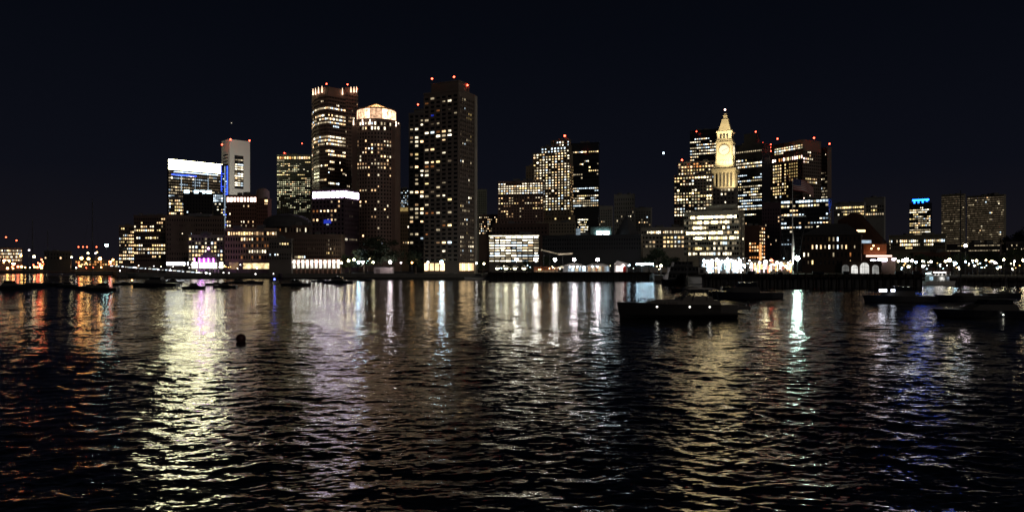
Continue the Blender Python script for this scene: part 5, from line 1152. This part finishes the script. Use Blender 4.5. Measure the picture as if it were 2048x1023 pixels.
# ------------------------------------------------------------------ water
def water():
    rng = np.random.RandomState(7)
    ys = [12.0]
    while ys[-1] < 420: ys.append(ys[-1]+max(.075, ys[-1]*ys[-1]*.00009))
    ys = np.array(ys); nx = 900
    ts = np.linspace(-.86, .86, nx)
    X = ts[None, :]*ys[:, None]; Y = np.repeat(ys[:, None], nx, 1)
    Z = np.zeros_like(X); DX = np.zeros_like(X); DY = np.zeros_like(X)
    sp = np.maximum(np.gradient(ys)[:, None], (ts[1]-ts[0])*ys[:, None])
    patch = .80+.34*np.sin(X*.09+1.9*np.sin(Y*.07+1))*np.sin(Y*.16+X*.05+2)+.18*np.sin(X*.21+Y*.33+2*np.sin(X*.05))
    for k in range(110):
        lam = .26*(3.4/.26)**(rng.rand()**1.15); th = rng.normal(.1, .72); kx, ky = 2*np.pi/lam*np.sin(th), 2*np.pi/lam*np.cos(th)
        slope = .12/np.sqrt(110)*np.sqrt(2)*(.7 if lam > 1.6 else 1.15); a = slope*lam/(2*np.pi)
        w = np.clip((lam/sp-2.2)/2.2, 0, 1); ph = kx*X+ky*Y+rng.rand()*6.28
        Z += a*w*np.cos(ph)*patch; DX -= .7*a*w*np.sin(ph)*np.sin(th)*patch; DY -= .7*a*w*np.sin(ph)*np.cos(th)*patch
    V = np.stack([X+DX, Y+DY, Z], -1).reshape(-1, 3)
    ny = len(ys); idx = np.arange(ny*nx).reshape(ny, nx)
    Q = np.stack([idx[:-1, :-1], idx[:-1, 1:], idx[1:, 1:], idx[1:, :-1]], -1).reshape(-1, 4)
    # flat skirt out to the horizon and behind the camera
    e = len(V); far = [(-.86*420, 420, 0), (.86*420, 420, 0), (4000, 4500, 0), (-4000, 4500, 0), (-900, -60, 0), (900, -60, 0), (.86*12, 12, 0), (-.86*12, 12, 0)]
    V = np.vstack([V, np.array(far)])
    ex = np.array([[e, e+1, e+2, e+3], [e+4, e, e+3, e+3], [e+1, e+5, e+2, e+2], [e+4, e+5, e+6, e+7], [e+4, e+7, e, e], [e+6, e+5, e+1, e+1]])
    me = bpy.data.meshes.new('water'); me.vertices.add(len(V)); me.vertices.foreach_set('co', V.ravel())
    loops = []; tot = []
    exl = [list(dict.fromkeys(q.tolist())) for q in ex]
    flat = np.concatenate([Q.ravel()]+[np.array(q) for q in exl]); tot = np.array([4]*len(Q)+[len(q) for q in exl]); st = np.concatenate([[0], np.cumsum(tot)[:-1]])
    me.loops.add(len(flat)); me.loops.foreach_set('vertex_index', flat.astype(np.int32)); me.polygons.add(len(tot)); me.polygons.foreach_set('loop_start', st.astype(np.int32))
    me.update(calc_edges=True); me.validate(); me.polygons.foreach_set('use_smooth', [True]*len(me.polygons)); me.update()
    m, n, l = newmat('harbour_water'); b = n['Principled BSDF']
    b.inputs['Base Color'].default_value = (.002, .003, .004, 1); b.inputs['Roughness'].default_value = .09; b.inputs['IOR'].default_value = 1.45
    b.inputs['Specular IOR Level'].default_value = .65
    geo = n.new('ShaderNodeNewGeometry')
    def noise(sx, sy, det, amp):
        mp = n.new('ShaderNodeMapping'); mp.inputs['Scale'].default_value = (sx, sy, 1); mp.inputs['Rotation'].default_value = (0, 0, .12)
        nz = n.new('ShaderNodeTexNoise'); nz.inputs['Scale'].default_value = 1; nz.inputs['Detail'].default_value = det
        l.new(geo.outputs['Position'], mp.inputs[0]); l.new(mp.outputs[0], nz.inputs['Vector'])
        sub = n.new('ShaderNodeVectorMath'); sub.operation = 'SUBTRACT'; sub.inputs[1].default_value = (.5, .5, .5); l.new(nz.outputs['Color'], sub.inputs[0])
        mu = n.new('ShaderNodeVectorMath'); mu.operation = 'MULTIPLY'; mu.inputs[1].default_value = (amp*1.0, amp, 0); l.new(sub.outputs[0], mu.inputs[0]); return mu
    a1 = noise(3.2, 8.5, 3, .46); a2 = noise(.8, 2.2, 2, .22); a4 = noise(.30, .14, 4, .20)
    # larger calm and ruffled patches
    mp = n.new('ShaderNodeMapping'); mp.inputs['Scale'].default_value = (.02, .025, 1); nz = n.new('ShaderNodeTexNoise'); nz.inputs['Scale'].default_value = 1; nz.inputs['Detail'].default_value = 7; nz.inputs['Roughness'].default_value = .78
    l.new(geo.outputs['Position'], mp.inputs[0]); l.new(mp.outputs[0], nz.inputs['Vector'])
    mr = n.new('ShaderNodeMapRange'); mr.inputs[1].default_value = .35; mr.inputs[2].default_value = .65; mr.inputs[3].default_value = .5; mr.inputs[4].default_value = 1.4; l.new(nz.outputs['Fac'], mr.inputs[0])
    ad = n.new('ShaderNodeVectorMath'); ad.operation = 'ADD'; l.new(a1.outputs[0], ad.inputs[0]); l.new(a2.outputs[0], ad.inputs[1])
    ae = n.new('ShaderNodeVectorMath'); ae.operation = 'ADD'; l.new(ad.outputs[0], ae.inputs[0]); l.new(a4.outputs[0], ae.inputs[1]); ad = ae
    sc = n.new('ShaderNodeVectorMath'); sc.operation = 'SCALE'; l.new(ad.outputs[0], sc.inputs[0]); l.new(mr.outputs[0], sc.inputs['Scale'])
    a3 = n.new('ShaderNodeVectorMath'); a3.operation = 'ADD'; l.new(sc.outputs[0], a3.inputs[0]); l.new(geo.outputs['Normal'], a3.inputs[1])
    nm = n.new('ShaderNodeVectorMath'); nm.operation = 'NORMALIZE'; l.new(a3.outputs[0], nm.inputs[0]); l.new(nm.outputs[0], b.inputs['Normal'])
    me.materials.append(m)
    o = bpy.data.objects.new('water', me); COL.objects.link(o); tag(o, kind='structure')

# ------------------------------------------------------------------ world, sun, floodlights, camera
def world():
    w = bpy.data.worlds.new('World'); S.world = w; w.use_nodes = True; n, l = w.node_tree.nodes, w.node_tree.links
    bg = n['Background']
    sky = n.new('ShaderNodeTexSky'); sky.sky_type = 'NISHITA'; sky.sun_disc = False; sky.sun_elevation = math.radians(-4); sky.sun_rotation = math.radians(-40)
    # city glow low over the horizon, deep navy above
    tc = n.new('ShaderNodeTexCoord'); sx = n.new('ShaderNodeSeparateXYZ'); l.new(tc.outputs['Generated'], sx.inputs[0])
    cr = n.new('ShaderNodeValToRGB'); l.new(sx.outputs['Z'], cr.inputs[0])
    e = cr.color_ramp.elements; e[0].position = 0; e[0].color = (.0080, .0072, .0102, 1); e[1].position = .5; e[1].color = (.0010, .0014, .0026, 1)
    k = cr.color_ramp.elements.new(.12); k.color = (.0036, .0042, .0080, 1); k = cr.color_ramp.elements.new(.3); k.color = (.0019, .0026, .0052, 1)
    mx = n.new('ShaderNodeMix'); mx.data_type = 'RGBA'; mx.blend_type = 'ADD'; mx.inputs[0].default_value = .002
    l.new(cr.outputs[0], mx.inputs[6]); l.new(sky.outputs[0], mx.inputs[7]); l.new(mx.outputs[2], bg.inputs[0]); bg.inputs[1].default_value = 1
    s = bpy.data.lights.new('added_facade_fill', 'SUN'); s.energy = .19; s.angle = math.radians(10); s.color = (1, .86, .74)  # sun lamp added to lift dark facades in place of city glow; no moon
    o = bpy.data.objects.new('added_facade_fill', s); COL.objects.link(o); o.rotation_euler = Vector((-.55, .8, -.55)).to_track_quat('-Z', 'Y').to_euler()
    def fl(loc, tgt, W, col, ang):
        l_ = bpy.data.lights.new('tower_floodlight', 'SPOT'); l_.energy = W; l_.color = col; l_.spot_size = math.radians(ang); l_.spot_blend = .6; l_.shadow_soft_size = 1
        q = bpy.data.objects.new('tower_floodlight', l_); COL.objects.link(q); q.location = loc; q.rotation_euler = (tgt-loc).to_track_quat('-Z', 'Y').to_euler()
    fl(P(475, 440, 690), P(480, 330, 780), 170000, (1, .95, .9), 75)
    c = bpy.data.cameras.new('camera'); c.sensor_width = 36; c.lens = F/2048*36; c.shift_y = (HY-511.5)/2048; c.clip_start = .1; c.clip_end = 9000
    q = bpy.data.objects.new('camera', c); COL.objects.link(q); q.location = (0, 0, H); q.rotation_euler = (PI/2, 0, 0); S.camera = q
    S.view_settings.view_transform = 'Standard'; S.view_settings.look = 'None'; S.view_settings.exposure = 0; S.view_settings.gamma = 1
    cy = S.cycles; cy.use_denoising = True; cy.denoiser = 'OPENIMAGEDENOISE'; cy.max_bounces = 4; cy.diffuse_bounces = 1; cy.glossy_bounces = 2; cy.sample_clamp_indirect = 12; cy.use_light_tree = True
    cy.caustics_reflective = True; cy.blur_glossy = 0

setting(); city(); lights(); boats(); water(); world()
